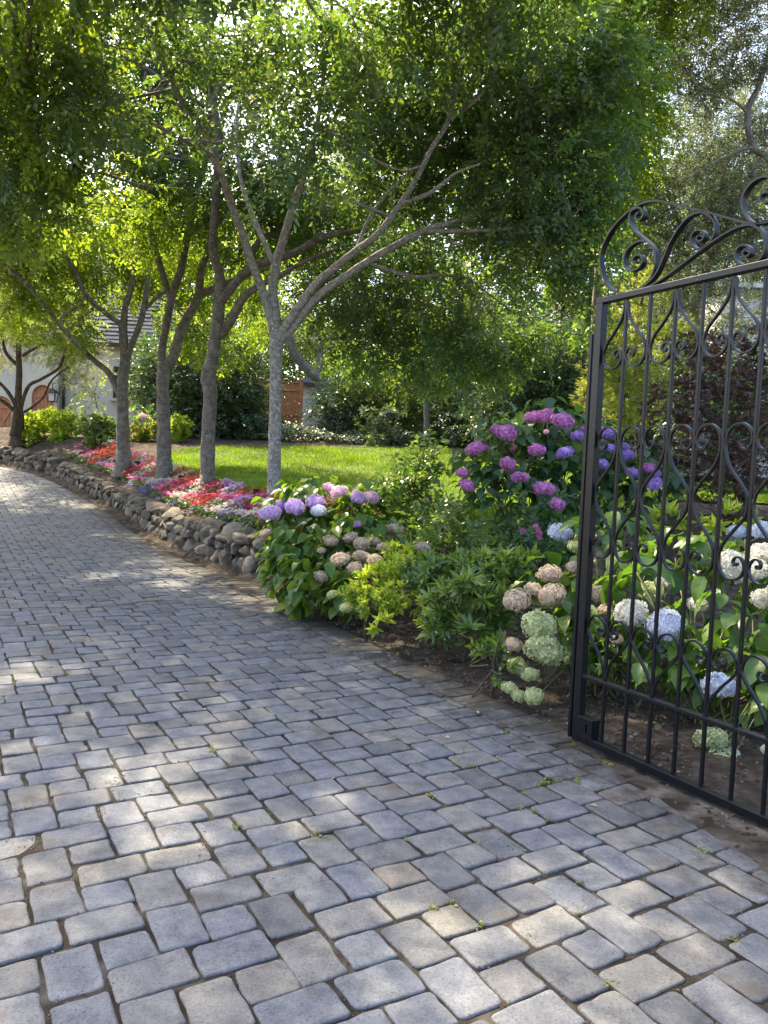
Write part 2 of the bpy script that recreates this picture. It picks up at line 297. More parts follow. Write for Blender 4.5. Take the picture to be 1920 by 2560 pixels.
def foliage(rng, clumps, tpls, leaf, dens, droop=-.25, shell=.45, holes=0):
    """clumps: list of (centre, radii); dens = twigs per square metre of cross-section"""
    P = []; D = []
    for c, r in clumps:
        n = int(dens*pi*(r[0]*r[1]*r[2])**(2/3)); p, d = blob_points(rng, n, c, r, shell); P.append(p); D.append(d)
    P = np.concatenate(P); D = np.concatenate(D)
    if holes:
        ph = rng.uniform(0, 6, 6); k = 2*pi/holes
        h = np.sin(P[:, 0]*k+ph[0]+np.sin(P[:, 2]*k*.8))*np.sin(P[:, 1]*k*.9+ph[1])*np.sin(P[:, 2]*k*1.1+ph[2]+np.sin(P[:, 0]*k*.7))+.35*np.sin(P[:, 0]*k*2.3+ph[3])*np.sin(P[:, 1]*k*2.1+ph[4])*np.sin(P[:, 2]*k*2.6+ph[5])
        ok = h < .24+rng.normal(size=len(P))*.05
        for g0, gr in GAPS:
            v = P-g0; t = v@SUND; dd = ((v-t[:, None]*SUND)**2).sum(1); ok &= ~((dd < (gr*1.35)**2*(1+.5*np.sin(P[:, 0]*7+P[:, 2]*5))) & (t > 1.2))
        P = P[ok]; D = D[ok]
    n = len(P)
    al = D*.8+rng.normal(size=(n, 3))*.55+np.array([0, 0, droop]); up = rng.normal(size=(n, 3))*.35+np.array([0, 0, 1.])+D*.25
    return scatter(tpls, P, al, up, leaf*rng.uniform(.62, 1.3, n), rng)
def twigs(mb, rng, clumps, anchors, r0=.012, n=7):
    A = np.array(anchors)
    for c, r in clumps:
        a = A[((A-c)**2).sum(1).argmin()]; mid = (a+c)/2+rng.normal(size=3)*.12+np.array([0, 0, -.05])
        L = np.linalg.norm(c-a); rr = min(.05, r0*(1+L*.5))
        mb.tube(catmull([a, mid, c], 5), np.linspace(rr, rr*.55, 11), 5)
        for _ in range(n):
            e = c+nrm(rng.normal(size=3))*r*.85; m2 = (c+e)/2+rng.normal(size=3)*.08*np.mean(r)
            mb.tube(catmull([c, m2, e], 3), np.linspace(rr*.5, .003, 7), 4)
# ================================================================ SETTING
rng = np.random.default_rng(7)
gx = np.concatenate([[-220, -120, -60, -35], np.arange(-24, -16, 1.), np.arange(-16, 14, .2), np.arange(14, 22, 1.), [30, 60, 120, 220]])
gy = np.concatenate([[-200, -80, -20, -6], np.arange(-2, 1, .5), np.arange(1, 30, .2), np.arange(30, 44, 1.), [60, 120, 260]])
GX, GY = np.meshgrid(gx, gy); P2 = np.stack([GX.ravel(), GY.ravel()], 1); Zt = terrain(P2)
nx_, ny_ = len(gx), len(gy); i = np.arange(ny_-1)[:, None]*nx_; j = np.arange(nx_-1)[None]
Ft = np.stack([i+j, i+j+1, i+nx_+j+1, i+nx_+j], -1).reshape(-1, 4)
dd, _ = edge_d(P2); Zn = Zt+np.where(dd > .3, rng.normal(size=len(Zt))*.012, 0)
g = mesh('ground', np.column_stack([P2, Zn]), Ft, MT['mulch'], smooth=True); tag(g, kind='structure')
# driveway bed (jointing) : strip from the edge curve to far left
n = len(EC); offs = np.concatenate([[.0], np.linspace(.3, 22, 60)])
V = []
for k in range(n):
    nn = EN[min(k, n-2)]
    for o_ in offs:
        p = EC[k]-nn*o_; V.append((p[0], p[1], float(zd(p[1]))-.007))
V = np.array(V)
m_ = len(offs)
# regular grid is safer than the fan of normals
bx = np.arange(-26, 3, .35); by = np.arange(-2, 34, .35); BX, BY = np.meshgrid(bx, by); P3 = np.stack([BX.ravel(), BY.ravel()], 1)
d3, _ = edge_d(P3); i = np.arange(len(by)-1)[:, None]*len(bx); j = np.arange(len(bx)-1)[None]
F3 = np.stack([i+j, i+j+1, i+len(bx)+j+1, i+len(bx)+j], -1).reshape(-1, 4)
F3 = F3[(d3[F3] < .12).any(1)]
Z3 = zd(P3[:, 1])-.0085+rng.normal(size=len(P3))*.0012
jb = mesh('driveway_bed', np.column_stack([P3, Z3]), F3, MT['joint'], smooth=True); tag(jb, kind='structure')
# pavers: lattice (4,4),(0,8) of two upright, two level and two square stones
UA = R(60); uu = np.array([sin(UA), cos(UA)]); vv = np.array([cos(UA), -sin(UA)]); UNIT = .0815
cells = [(0, 0, 2, 3), (0, 3, 2, 3), (-2, -2, 3, 2), (1, -2, 3, 2), (2, 0, 2, 2), (2, 4, 2, 2)]
def round_poly(P, r, rg, fine):
    P = np.asarray(P); n = len(P); out = []
    for k in range(n):
        a, b, c = P[k-1], P[k], P[(k+1) % n]; e1 = a-b; e2 = c-b; l1 = np.hypot(*e1); l2 = np.hypot(*e2)
        if min(l1, l2) < .012: out.append(b); continue
        q = min(r*rg.uniform(.45, 1.5), .4*l1, .4*l2); s, e = b+e1/l1*q, b+e2/l2*q
        out.append(s)
        if fine: out.append(.25*s+.5*b+.25*e+rg.normal(size=2)*.0012)
        out.append(e)
        if fine and l2 > .08: out += [b+e2*.37+rg.normal(size=2)*.0022, b+e2*.63+rg.normal(size=2)*.0022]
    return np.array(out)
def clip_half(P, p0, nn):     # keep the side where (p-p0).nn <= 0
    out = []
    for k in range(len(P)):
        a, b = P[k], P[(k+1) % len(P)]; da, db = (a-p0)@nn, (b-p0)@nn
        if da <= 0: out.append(a)
        if da*db < 0: out.append(a+(b-a)*(da/(da-db)))
    return np.array(out)
def area(P): x, y = P[:, 0], P[:, 1]; return .5*abs(np.dot(x, np.roll(y, -1))-np.dot(y, np.roll(x, -1)))
pv = MB()
def stone(poly, rg, far):
    c = poly.mean(0); z0 = float(zd(c[1])); o = round_poly(poly, .0175, rg, not far); k = len(o)
    sl = (float(zd(c[1]+.05))-z0)/.05; tilt = rg.normal(size=2)*.015; dz = rg.normal()*.002
    zz = lambda p: z0+(p[:, 1]-c[1])*sl+(p-c)@tilt+dz
    rings = []; L = np.hypot(*(o-c).T)[:, None]; dirn = (o-c)/L
    for ins, dep in ((0, -.03), (0, -.0055), (.0035, -.0018), (.010, 0)): q = o-dirn*ins; rings.append(np.column_stack([q, zz(q)+dep]))
    V = np.concatenate(rings+[np.array([[c[0], c[1], zz(c[None])[0]+.0008]])]); a = np.arange(k); b = (a+1) % k
    for t in range(3): pass
    Fq = np.concatenate([np.stack([t*k+a, t*k+b, (t+1)*k+b, (t+1)*k+a], 1) for t in range(3)])
    if area(o) < 0: Fq = Fq[:, ::-1]
    pv.arr(V, Fq); T = np.stack([3*k+a, 3*k+b, np.full(k, 4*k)], 1)-len(V)
    pv.F.setdefault(3, []).extend((T+pv.n).tolist()); pv.M.setdefault(3, []).extend([0]*k)
rg = np.random.default_rng(3); BORD = .265; polys = []; org = np.array([-.3, 3.])
for A in range(-110, 111):
    for B_ in range(-110, 111):
        o2 = (A*4, A*4+B_*8)
        c = org+uu*UNIT*o2[0]+vv*UNIT*o2[1]
        if c[1] < .2 or c[1] > 27 or c[0] > 2.4 or c[0] < -.55*c[1]-4.6: continue
        for (x, y, a, b) in cells:
            g_ = .0066
            q = np.array([(x, y), (x, y+b), (x+a, y+b), (x+a, y)], float)+np.array(o2); cc = q.mean(0); q = q+rg.normal(size=q.shape)*.03
            P = np.array([org+uu*UNIT*t[0]+vv*UNIT*t[1] for t in q]); pc = P.mean(0)
            P = pc+(P-pc)*(1-2*g_/np.array(.2))
            polys.append(P+rg.normal(size=2)*.0012+rg.normal(size=P.shape)*.002)
cent = np.array([p.mean(0) for p in polys]); dc, ki = edge_d(cent)
nst = 0
for P, d_, k in zip(polys, dc, ki):
    bo = BORD if P[:, 1].mean() > 4.15 else rg.uniform(-.03, .03)
    if d_ > -bo+.1: continue
    if d_ > -bo-.2:
        nn = EN[k]; p0 = EA[k]-nn*(bo+.006); P2_ = clip_half(P, p0, nn)
        if len(P2_) < 3 or area(P2_) < .006: continue
        P = P2_
    stone(P, rg, P[:, 1].mean() > 9); nst += 1
# border course
s_acc = np.concatenate([[0], np.cumsum(EL)]); L_ = 0
def at_s(s): k = min(np.searchsorted(s_acc, s, 'right')-1, len(EA)-1); return EA[k]+ED[k]/EL[k]*(s-s_acc[k]), EN[k]
s_ = 0.
while s_ < s_acc[-1]-12:
    wd = .163*rg.uniform(.95, 1.05); (a, na), (b, nb) = at_s(s_+.004), at_s(s_+wd-.004)
    j1, j2 = rg.normal(size=2)*.004
    if a[1] > 4.2: stone(np.array([a+na*j1, a-na*(BORD-.008), b-nb*(BORD-.008), b+nb*j2]), rg, a[1] > 9)
    s_ += wd
dw = pv.build('driveway', MT['paver']); tag(dw, kind='structure')
# ---------------------------------------------------------------- gate frame of reference
GA = -1.0486; GB = np.array([1.2275, 4.0925, 0]); GD = np.array([cos(GA), sin(GA), 0]); GN = np.array([-GD[1], GD[0], 0])
def gp(s, z, o=0.): return GB+GD*s+GN*o+np.array([0, 0, z])
# concrete strip between pavers and gate
cs = MB(); sA = np.linspace(-.32, 2.6, 40); rows = []
for s in sA:
    a = gp(s, 0)[:2]; e = a+GN[:2]*.16
    # walk toward the drive until the paver edge
    t = np.linspace(0, 1.4, 60); Q = a[None]-GN[:2]*t[:, None]; dq, _ = edge_d(Q); k = np.argmax(dq < -.05); rows.append((e, Q[k] if dq[k] < -.05 else Q[8]))
V = []; nsub = 10
for e, q in rows:
    for t in range(nsub+1): p = e+(q-e)*t/nsub; V.append((p[0], p[1], .004-.012*(t/nsub)**3-.02*((nsub-t)/nsub > .95)))
i = np.arange(len(rows)-1)[:, None]*(nsub+1); j = np.arange(nsub)[None]
tag(mesh('concrete_strip', V, np.stack([i+j, i+j+1, i+nsub+1+j+1, i+nsub+1+j], -1).reshape(-1, 4), MT['concrete']), kind='structure')
# ---------------------------------------------------------------- lawn
LP = [UT(*q)[:2] for q in [(372, 1160), (400, 1140), (450, 1128), (520, 1121), (700, 1119), (950, 1122), (1150, 1131), (1300, 1140)]]
LP += [np.array(q) for q in [(8.5, 22.5), (11, 19), (11, 12.5), (6, 11.3), (4.2, 11.2), (2.6, 9.8), (1.9, 8.4), (1.35, 8.2), (.9, 9.4), (.1, 10.6), (-1.3, 12.3)]]
LP += [UT(*q)[:2] for q in [(640, 1262), (560, 1232), (480, 1205), (420, 1180)]]
LP = np.array(LP)
def inpoly(P, Q):
    x, y = P[:, 0], P[:, 1]; c = np.zeros(len(P), bool)
    for k in range(len(Q)):
        a, b = Q[k-1], Q[k]; m = (a[1] > y) != (b[1] > y)
        with np.errstate(divide='ignore', invalid='ignore'): xi = (b[0]-a[0])*(y-a[1])/(b[1]-a[1])+a[0]
        c ^= m & (x < xi)
    return c
lx = np.arange(-9, 12, .15); ly = np.arange(7, 27, .15); LX, LY = np.meshgrid(lx, ly); P4 = np.stack([LX.ravel(), LY.ravel()], 1); ins = inpoly(P4, LP)
i = np.arange(len(ly)-1)[:, None]*len(lx); j = np.arange(len(lx)-1)[None]; F4 = np.stack([i+j, i+j+1, i+len(lx)+j+1, i+len(lx)+j], -1).reshape(-1, 4); F4 = F4[ins[F4].all(1)]
V4 = np.column_stack([P4, terrain(P4)+.035]); used = np.unique(F4); mp = np.full(len(V4), -1); mp[used] = np.arange(len(used))
tag(mesh('lawn', V4[used], mp[F4], MT['lawn'], smooth=True), kind='structure')
n = 330000; Q = np.column_stack([rng.uniform(-9, 11, n), 8+18*rng.random(n)**1.25]); Q = Q[inpoly(Q, LP)]; Q = Q[np.abs(Q[:, 0]) < .5*Q[:, 1]+1.2]; Q = Q[rng.random(len(Q)) < .75+.35*np.sin(Q[:, 0]*1.3+np.sin(Q[:, 1]))*np.sin(Q[:, 1]*1.1)]
zz = terrain(Q)+.03; n = len(Q); hgt = rng.uniform(.035, .095, n)*(1+.25*np.sin(Q[:, 0]*2.1)*np.sin(Q[:, 1]*1.7)); wv = np.array([(-1., 0, 0), (1., 0, 0), (0, 0, 0)])
a = rng.uniform(0, pi, n); sx = np.stack([np.cos(a), np.sin(a), 0*a], 1)*(.0035+.0003*Q[:, 1])[:, None]; b0 = np.column_stack([Q, zz]); tip = b0+np.column_stack([rng.normal(size=(n, 2))*.022, hgt])
V = np.stack([b0-sx, b0+sx, tip], 1).reshape(-1, 3)
tag(mesh('lawn_grass', V, np.arange(3*n).reshape(-1, 3), MT['grass']), 'bright green mown grass covering the lawn behind the trees', 'grass', kind='stuff')
# ---------------------------------------------------------------- dry stone wall
def rock(rg, c, size, ax, sub=2):
    import bmesh
    V, F = ICO[sub]; V = V.copy()
    p = rg.uniform(.75, 1, 3); V = np.sign(V)*np.abs(V)**p
    for _ in range(8):
        nn = nrm(rg.normal(size=3)); h = rg.uniform(.35, .75); k = V@nn; V -= np.clip(k-h, 0, None)[:, None]*nn*.85
    V *= 1+.06*np.sin(V@rg.normal(size=3)*4+1)[:, None]
    return (V*np.array(size)/2)@np.array(ax)+c, F
import bmesh
ICO = {}
for s in (1, 2, 3):
    b = bmesh.new(); bmesh.ops.create_icosphere(b, subdivisions=s, radius=1); ICO[s] = (np.array([v.co[:] for v in b.verts]), np.array([[v.index for v in f.verts] for f in b.faces])); b.free()
def stone_wall(name, label, pts, hts, zb, thick, rg, sz=.2, cap=.26, near=False):
    """pts (n,2) centre line of the face; grows courses of rocks"""
    P = np.array(pts, float); T = np.gradient(P, axis=0); T = nrm(T); seg = np.hypot(*np.diff(P, axis=0).T); S_ = np.concatenate([[0], np.cumsum(seg)]); L = S_[-1]
    ip = lambda A, s: np.interp(s, S_, A)
    root = thing(name, label, 'stone wall', (P[0][0], P[0][1], float(zb[0]))); mb = MB(); core = MB()
    z = 0.; row = 0; hmax = max(hts)
    while z < hmax+.02:
        top = False; s = rg.uniform(0, .1)
        rh = sz*rg.uniform(.6, 1.1)*(1.15 if row == 0 else 1)
        while s < L:
            h = float(np.interp(s, S_, hts)); wd = sz*rg.uniform(.75, 1.6)*(1.25 if row == 0 else 1)
            if z > h-.05: s += wd; continue
            zz = min(z+rh*.5, h-.03)+rg.uniform(-.02, .02); last = z+rh*1.1 > h
            if last: wd *= 1.35
            m = s+wd/2; p = np.array([ip(P[:, 0], m), ip(P[:, 1], m)]); t = nrm(np.array([ip(T[:, 0], m), ip(T[:, 1], m)])); nn = np.array([t[1], -t[0]])
            dep = rg.uniform(.2, .28)*thick/.3 if not last else rg.uniform(.34, .46)*thick/.3
            c = np.array([p[0]+nn[0]*(.1+.12*z), p[1]+nn[1]*(.1+.12*z), ip(zb, m)+zz]); 
            if last: c[:2] += nn*.08; c[2] = ip(zb, m)+h-rh*.35
            yaw = rg.normal()*.18; rl = rg.normal()*.2
            t3 = np.array([t[0], t[1], rl]); t3 = nrm(t3); n3 = nrm(np.array([nn[0]+t[0]*yaw, nn[1]+t[1]*yaw, rg.normal()*.15])); u3 = nrm(np.cross(t3, n3)); u3 *= np.sign(u3[2]); n3 = np.cross(u3, t3)
            V, Fk = rock(rg, c, (wd*1.12, dep, rh*rg.uniform(1.05, 1.3)), (t3, n3, u3), 3); mb.arr(V, Fk)
            s += wd*rg.uniform(.88, .96)
        z += rh*.86; row += 1
    mb.build('stones', MT['stone'], root, smooth=False)
    # packed earth core
    V = []
    nn = np.stack([T[:, 1], -T[:, 0]], 1)
    for k in range(len(P)):
        for o_, zq in ((.1, -.1), (.1+.1*hts[k], hts[k]-.07), (.42, hts[k]-.05), (.46, -.1)):
            q = P[k]+nn[k]*o_; V.append((q[0], q[1], zb[k]+zq))
    core.arr(np.array(V), np.array([(4*k+a_, 4*k+4+a_, 4*k+5+a_, 4*k+1+a_) for k in range(len(P)-1) for a_ in range(3)])); core.build('earth_core', MT['dirt'], root)
    return root
k0 = np.argmin(np.abs(EC[:, 1]-8.95)); WP = EC[k0:-9]; zb = zd(WP[:, 1]); hh = np.interp(WP[:, 1], [8.9, 9.6, 13, 16, 19, 23, 30], [.5, .6, .55, .47, .47, .6, .62])
WNn = EN[k0:k0+len(WP)]
stone_wall('stone_wall', 'low dark fieldstone retaining wall curving along the driveway below the red flower bed', WP+WNn*.2, hh, zb-.02, .3, np.random.default_rng(5), .235)
RW = catmull([(3.3, 9.9), (4.4, 10.1), (5.6, 9.8), (7., 9.9), (9, 10.2)], 6)
stone_wall('stone_wall', 'low weathered stone wall in shade behind the dark red maple and the gate', RW, np.full(len(RW), .5), np.array([TZ(*p) for p in RW])-.03, .3, np.random.default_rng(9), .2)
# ================================================================ GATE
gate = thing('iron_gate', 'tall black wrought iron driveway gate with scrolls and a curled crest, standing open', 'gate', tuple(gp(-.2, .02)))
I = MT['iron']; ZT = 2.45
def gbar(name, s0, z0, s1, z1, w_, d_, off=0., parent=gate):
    m = MB(); m.bar(gp(s0, z0, off), gp(s1, z1, off), w_, d_, GD if abs(z1-z0) > abs(s1-s0) else (0, 0, 1)); o = m.build(name, I, parent)
    b = o.modifiers.new('b', 'BEVEL'); b.width = .0022; b.segments = 2; b.limit_method = 'ANGLE'; return o
GW = 2.02
gbar('stile', -.178, .02, -.178, ZT, .05, .045); gbar('stile', GW+.02, .02, GW+.02, ZT, .05, .045)
gbar('top_rail', -.202, ZT-.0125+.013, GW+.045, ZT-.0125+.013, .03, .047)
gbar('bottom_rail', -.152, .042, GW-.006, .042, .042, .043)
gbar('middle_rail', -.152, .39, GW-.006, .39, .02, .04)
gbar('stop_bar', -.236, .02, -.236, 2.28, .022, .05, .012)
m = MB(); m.box(gp(-.098, .118, 0), (.105, .062, .105), (GD, GN, (0, 0, 1))); lb = m.build('lock_box', I, gate); b = lb.modifiers.new('b', 'BEVEL'); b.width = .002; b.segments = 2
m = MB(); m.box(gp(-.098, .118, -.0345), (.022, .007, .05), (GD, GN, (0, 0, 1))); m.build('keyhole_plate', I, lb)
nb = 13; dS = .158
for k in range(nb):
    gbar('bar', k*dS, .0605, k*dS, ZT-.018, .0165, .0165)
def spiral(c, r0, a0, turns, sgn, n=26, r1=.006):
    t = np.linspace(0, 1, n); r = r0*(1-t)**1.0+r1*t; a = a0+sgn*turns*2*pi*t
    return [(c[0]+r_*cos(a_), c[1]+r_*sin(a_)) for r_, a_ in zip(r, a)]
SW, ST = .018, .0085
def curve_part(name, P, wide=SW, thick=ST, n=5, off=0.):
    Pc = catmull(np.array(P, float), n); keep = np.concatenate([[True], np.hypot(*np.diff(Pc, axis=0).T) > 1e-4]); Pc = Pc[keep]
    m = MB(); m.ribbon(np.array([gp(a, b, off) for a, b in Pc]), wide, thick, GN); o = m.build(name, I, gate, smooth=False)
    return o
g = .012
# fixed families, drawn for one half (t = 0 at the middle bar, t = 1 at the next bar)
def mir(P, s0, sg): return [(s0+sg*x, z) for x, z in P]
top_half = [(g, ZT-.03), (.014, 2.38), (.03, 2.33), (.075, 2.27), (.12, 2.22), (.144, 2.165), (.138, 2.12), (.11, 2.086), (.075, 2.078), (.038, 2.092), (.016, 2.122), (.014, 2.150), (.03, 2.172), (.055, 2.172), (.068, 2.152), (.06, 2.134), (.043, 2.136), (.042, 2.15)]
low_half = [(g, .415), (.014, .455), (.032, .5), (.075, .56), (.12, .61), (.145, .655), (.138, .70), (.11, .732), (.075, .738), (.036, .72), (.016, .69), (.016, .66), (.032, .638), (.056, .64), (.067, .66), (.058, .676), (.043, .672), (.043, .66)]
# long S pieces beside bar 2k+1 (x measured from bar 2k+1 towards bar 2k)
mid_half = [(.102, 1.672), (.100, 1.69), (.115, 1.695), (.128, 1.68), (.12, 1.658), (.1, 1.652), (.125, 1.645)]
mid_half = [(.108, 1.686), (.094, 1.688), (.088, 1.672), (.098, 1.652), (.122, 1.65), (.142, 1.672), (.146, 1.70), (.130, 1.742), (.09, 1.765), (.05, 1.755), (.022, 1.722), (.013, 1.668), (.02, 1.62), (.048, 1.56), (.095, 1.505), (.135, 1.45), (.144, 1.40), (.132, 1.345), (.09, 1.29), (.045, 1.235), (.02, 1.19), (.013, 1.15), (.022, 1.098), (.05, 1.066), (.09, 1.055), (.13, 1.075), (.146, 1.11), (.142, 1.14), (.122, 1.162), (.098, 1.158), (.09, 1.14), (.098, 1.124), (.11, 1.128), (.11, 1.138)]
for k in range(0, nb, 2):
    c = k*dS
    for sg in (-1, 1):
        if (k == nb-1 and sg == 1): continue
        curve_part('lyre_scroll', mir(top_half, c, sg)); curve_part('heart_scroll', mir(low_half, c, sg))
    for sg in (-1, 1):
        if k == nb-1 and sg == 1: continue
        curve_part('serpentine_scroll', mir(mid_half, c, sg))
CW, CT = .034, .009
crest = [
 [(.068, 2.462), (.02, 2.459), (-.04, 2.467), (-.102, 2.497), (-.165, 2.57), (-.2, 2.671), (-.178, 2.756), (-.113, 2.831), (-.02, 2.882), (.062, 2.9), (.151, 2.893), (.251, 2.856), (.349, 2.81), (.472, 2.753), (.588, 2.697), (.698, 2.645), (.76, 2.634), (.9, 2.632)],
 [(.068, 2.462), (.141, 2.492), (.176, 2.54), (.182, 2.613), (.156, 2.666), (.096, 2.721), (.036, 2.773), (-.002, 2.831), (-.003, 2.868), (.02, 2.886), (.058, 2.884), (.084, 2.859), (.082, 2.831), (.058, 2.822), (.036, 2.838), (.042, 2.858), (.056, 2.856)],
 [(.108, 2.702), (.08, 2.712), (.041, 2.710), (-.007, 2.688), (-.028, 2.64), (-.014, 2.597), (.023, 2.573), (.072, 2.575), (.1, 2.602), (.088, 2.634), (.058, 2.644), (.034, 2.63), (.04, 2.612), (.056, 2.612)],
 [(.1, 2.464), (.18, 2.512), (.227, 2.582), (.26, 2.652), (.312, 2.717), (.37, 2.758), (.436, 2.762), (.49, 2.730), (.518, 2.686), (.517, 2.638), (.488, 2.603), (.443, 2.590), (.405, 2.612), (.388, 2.648), (.403, 2.678), (.436, 2.680), (.464, 2.655), (.458, 2.632), (.434, 2.628), (.422, 2.645), (.434, 2.655)],
 [(.12, 2.462), (.215, 2.485), (.321, 2.528), (.426, 2.574), (.527, 2.614), (.609, 2.638), (.672, 2.643), (.72, 2.630), (.76, 2.595), (.782, 2.539), (.771, 2.487), (.732, 2.466), (.686, 2.466), (.652, 2.486), (.636, 2.52), (.648, 2.55), (.679, 2.556), (.706, 2.536), (.71, 2.511), (.69, 2.502), (.673, 2.519), (.685, 2.53)],
 [(.83, 2.632), (.78, 2.630), (.73, 2.638), (.692, 2.664), (.662, 2.711), (.653, 2.76), (.67, 2.80), (.71, 2.828), (.76, 2.83), (.81, 2.80), (.83, 2.76), (.81, 2.725), (.77, 2.718), (.742, 2.735), (.748, 2.758), (.77, 2.76)]]
GC = .91
for P in crest:
    curve_part('crest_scroll', P, CW, CT, 6); curve_part('crest_scroll', [(2*GC-a, b) for a, b in P], CW, CT, 6)
# ================================================================ TREES
LS = .88
def limb(mb, pts, k=10, wob=0, rng=None):
    """pts: (px, py, Y, radius_px)"""
    P = np.array([U(a, b, Y) for a, b, Y, r in pts]); r = np.array([q[3]*q[2]/F for q in pts])*LS; n = 5
    C = catmull(P, n); rr = np.interp(np.arange(len(C)), np.arange(len(P))*n, r)
    mb.tube(C, rr*(1+.04*np.sin(np.arange(len(C))*1.9)), k); return C
DM = 3.9
def tree(name, label, base, limbs, clumps, leafm, barkm, seed, dens=60, leaf=.07, wd=.5, group=None, cat='tree', n=11, length=4.5, leaf_t=simple_leaf, tw=6, droop=-.3, extra=None):
    rg = np.random.default_rng(seed); b = UT(*base) if len(base) == 2 else np.array(base)
    root = thing(name, label, cat, (b[0], b[1], b[2]-.05), group); mb = MB(); anc = []
    for L in limbs: anc.append(limb(mb, L))
    # root flare
    t0 = anc[0][0]; r0 = LS*limbs[0][0][3]*limbs[0][0][2]/F
    mb.tube([t0+[0, 0, -.25], t0+[0, 0, -.02], t0+[0, 0, .12], t0+[0, 0, .4]], [r0*1.55, r0*1.22, r0*1.06, r0*.98], 12)
    cl = [px_clump(*c) for c in clumps]; anc = np.concatenate([a[len(a)//2:] for a in anc]+[a[-6:] for a in anc])
    twigs(mb, rg, cl, anc, .011, tw); mb.build('trunk', barkm, root, smooth=True)
    T = [spray(rg, n, length, leaf_t, wd) for _ in range(10)]
    put('crown', foliage(rg, cl, T, leaf, dens*DM, droop, holes=1.7), leafm, root)
    return root
GRP = 'grey-barked trees in a row in the flower bed'
LIGHTBARK = [MT['bark_pale']]
# tree nearest the camera
D4 = 12.5
L4 = [[(684, 1275, D4, 21), (686, 1150, D4, 18.5), (689, 1000, D4, 17.5), (690, 900, D4, 17.5), (691, 850, D4, 22)],
 [(692, 860, D4, 17), (688, 790, D4, 16), (682, 730, D4, 14), (690, 662, D4, 13.5), (708, 601, 12.4, 12), (729, 529, 12.2, 11), (753, 457, 12, 10), (772, 400, 11.8, 8), (795, 300, 11.6, 6), (810, 180, 11.4, 5), (830, 60, 11, 4)],
 [(688, 665, D4, 9), (675, 638, D4, 8), (645, 571, 12.7, 7.5), (621, 511, 12.9, 7), (600, 440, 13.1, 5), (590, 330, 13.4, 4), (600, 230, 13.6, 3)],
 [(690, 850, D4, 14), (663, 746, 12.4, 12), (627, 650, 12.2, 11), (602, 571, 12, 10.5), (578, 511, 11.8, 10), (548, 421, 11.5, 9), (512, 378, 11.3, 8), (440, 341, 11, 6.5), (380, 310, 10.8, 5), (300, 290, 10.6, 3)],
 [(545, 420, 11.5, 8), (525, 360, 11.4, 8), (440, 226, 11, 7.5), (399, 133, 10.7, 7), (353, 35, 10.4, 6.5), (345, -60, 10.2, 6)],
 [(696, 845, D4, 14), (741, 776, 12.2, 12), (789, 710, 12, 11), (838, 668, 11.8, 10.5), (892, 625, 11.6, 10), (946, 583, 11.4, 9), (1000, 511, 11.2, 8), (1042, 445, 11, 7.5), (1079, 372, 10.8, 7), (1121, 300, 10.6, 6), (1157, 168, 10.4, 4), (1185, 80, 10.3, 2.5)],
 [(1121, 300, 10.6, 5), (1191, 249, 10.4, 4), (1249, 156, 10.2, 3), (1275, 100, 10.1, 2)],
 [(1121, 300, 10.6, 4), (1210, 230, 10.7, 3.2), (1290, 215, 10.7, 2)],
 [(1000, 511, 11.2, 6), (1066, 487, 11, 5.5), (1109, 457, 10.9, 5), (1145, 430, 10.8, 4), (1200, 410, 10.7, 3)],
 [(892, 625, 11.6, 6), (916, 559, 11.7, 5), (946, 511, 11.8, 4.5), (982, 469, 11.9, 4), (1042, 415, 12, 3), (1080, 350, 12.2, 2)],
 [(702, 850, D4, 13), (729, 824, 12.4, 12), (789, 746, 12.1, 11), (862, 692, 11.9, 10.5), (934, 644, 11.8, 10), (1012, 601, 11.6, 9), (1073, 571, 11.5, 8), (1133, 556, 11.4, 7), (1193, 532, 11.3, 5), (1260, 505, 11.2, 3)],
 [(1060, 578, 11.5, 6), (1163, 577, 11.3, 5.5), (1277, 571, 11.1, 5), (1344, 547, 11, 4), (1428, 547, 10.9, 2.5)],
 [(915, 655, 11.9, 5), (960, 672, 12.2, 5), (1040, 692, 12.4, 5), (1100, 688, 12.6, 4.5), (1170, 695, 12.8, 3)]]
C4 = [(900, 200, 12.2, 170, 130), (1080, 230, 12.6, 190, 150), (1270, 260, 12.2, 180, 150), (1440, 380, 11.4, 130, 140), (1330, 480, 11.2, 150, 110),
 (1190, 430, 12.9, 150, 90), (1120, 600, 13.6, 150, 70), (1300, 640, 12.4, 150, 100), (1450, 600, 12.2, 110, 110), (1060, 760, 14, 160, 80), (900, 740, 14.2, 120, 70), (1240, 800, 13, 150, 90),
 (1400, 780, 12.6, 100, 90), (1160, 890, 13.4, 120, 60), (1330, 110, 10.8, 190, 120), (1110, 60, 10, 180, 100), (880, 40, 9.4, 190, 90), (720, 430, 9.8, 110, 60), (820, 330, 9.8, 120, 90), (660, 300, 9.4, 110, 80), (1480, 180, 11.4, 120, 110), (980, 420, 13.4, 130, 90), (1000, 900, 14.4, 110, 50),
 (700, -170, 8.4, 200, 140), (960, -230, 8.6, 200, 140), (1240, -120, 9, 190, 140), (420, -200, 8.4, 190, 130), (1120, -420, 8, 200, 130), (760, -520, 8, 200, 120), (1420, -330, 8.2, 190, 130), (500, -420, 9.4, 200, 120)]  # row of crown clumps above the frame, added to shade the near drive
tree('street_tree', 'pale slender tree nearest the camera, forking low behind the lilac hydrangeas', (684, 1266), L4, C4, MT['canopy'], MT['bark_pale'], 41, 62, .1, .5, GRP)
D3 = 14.5
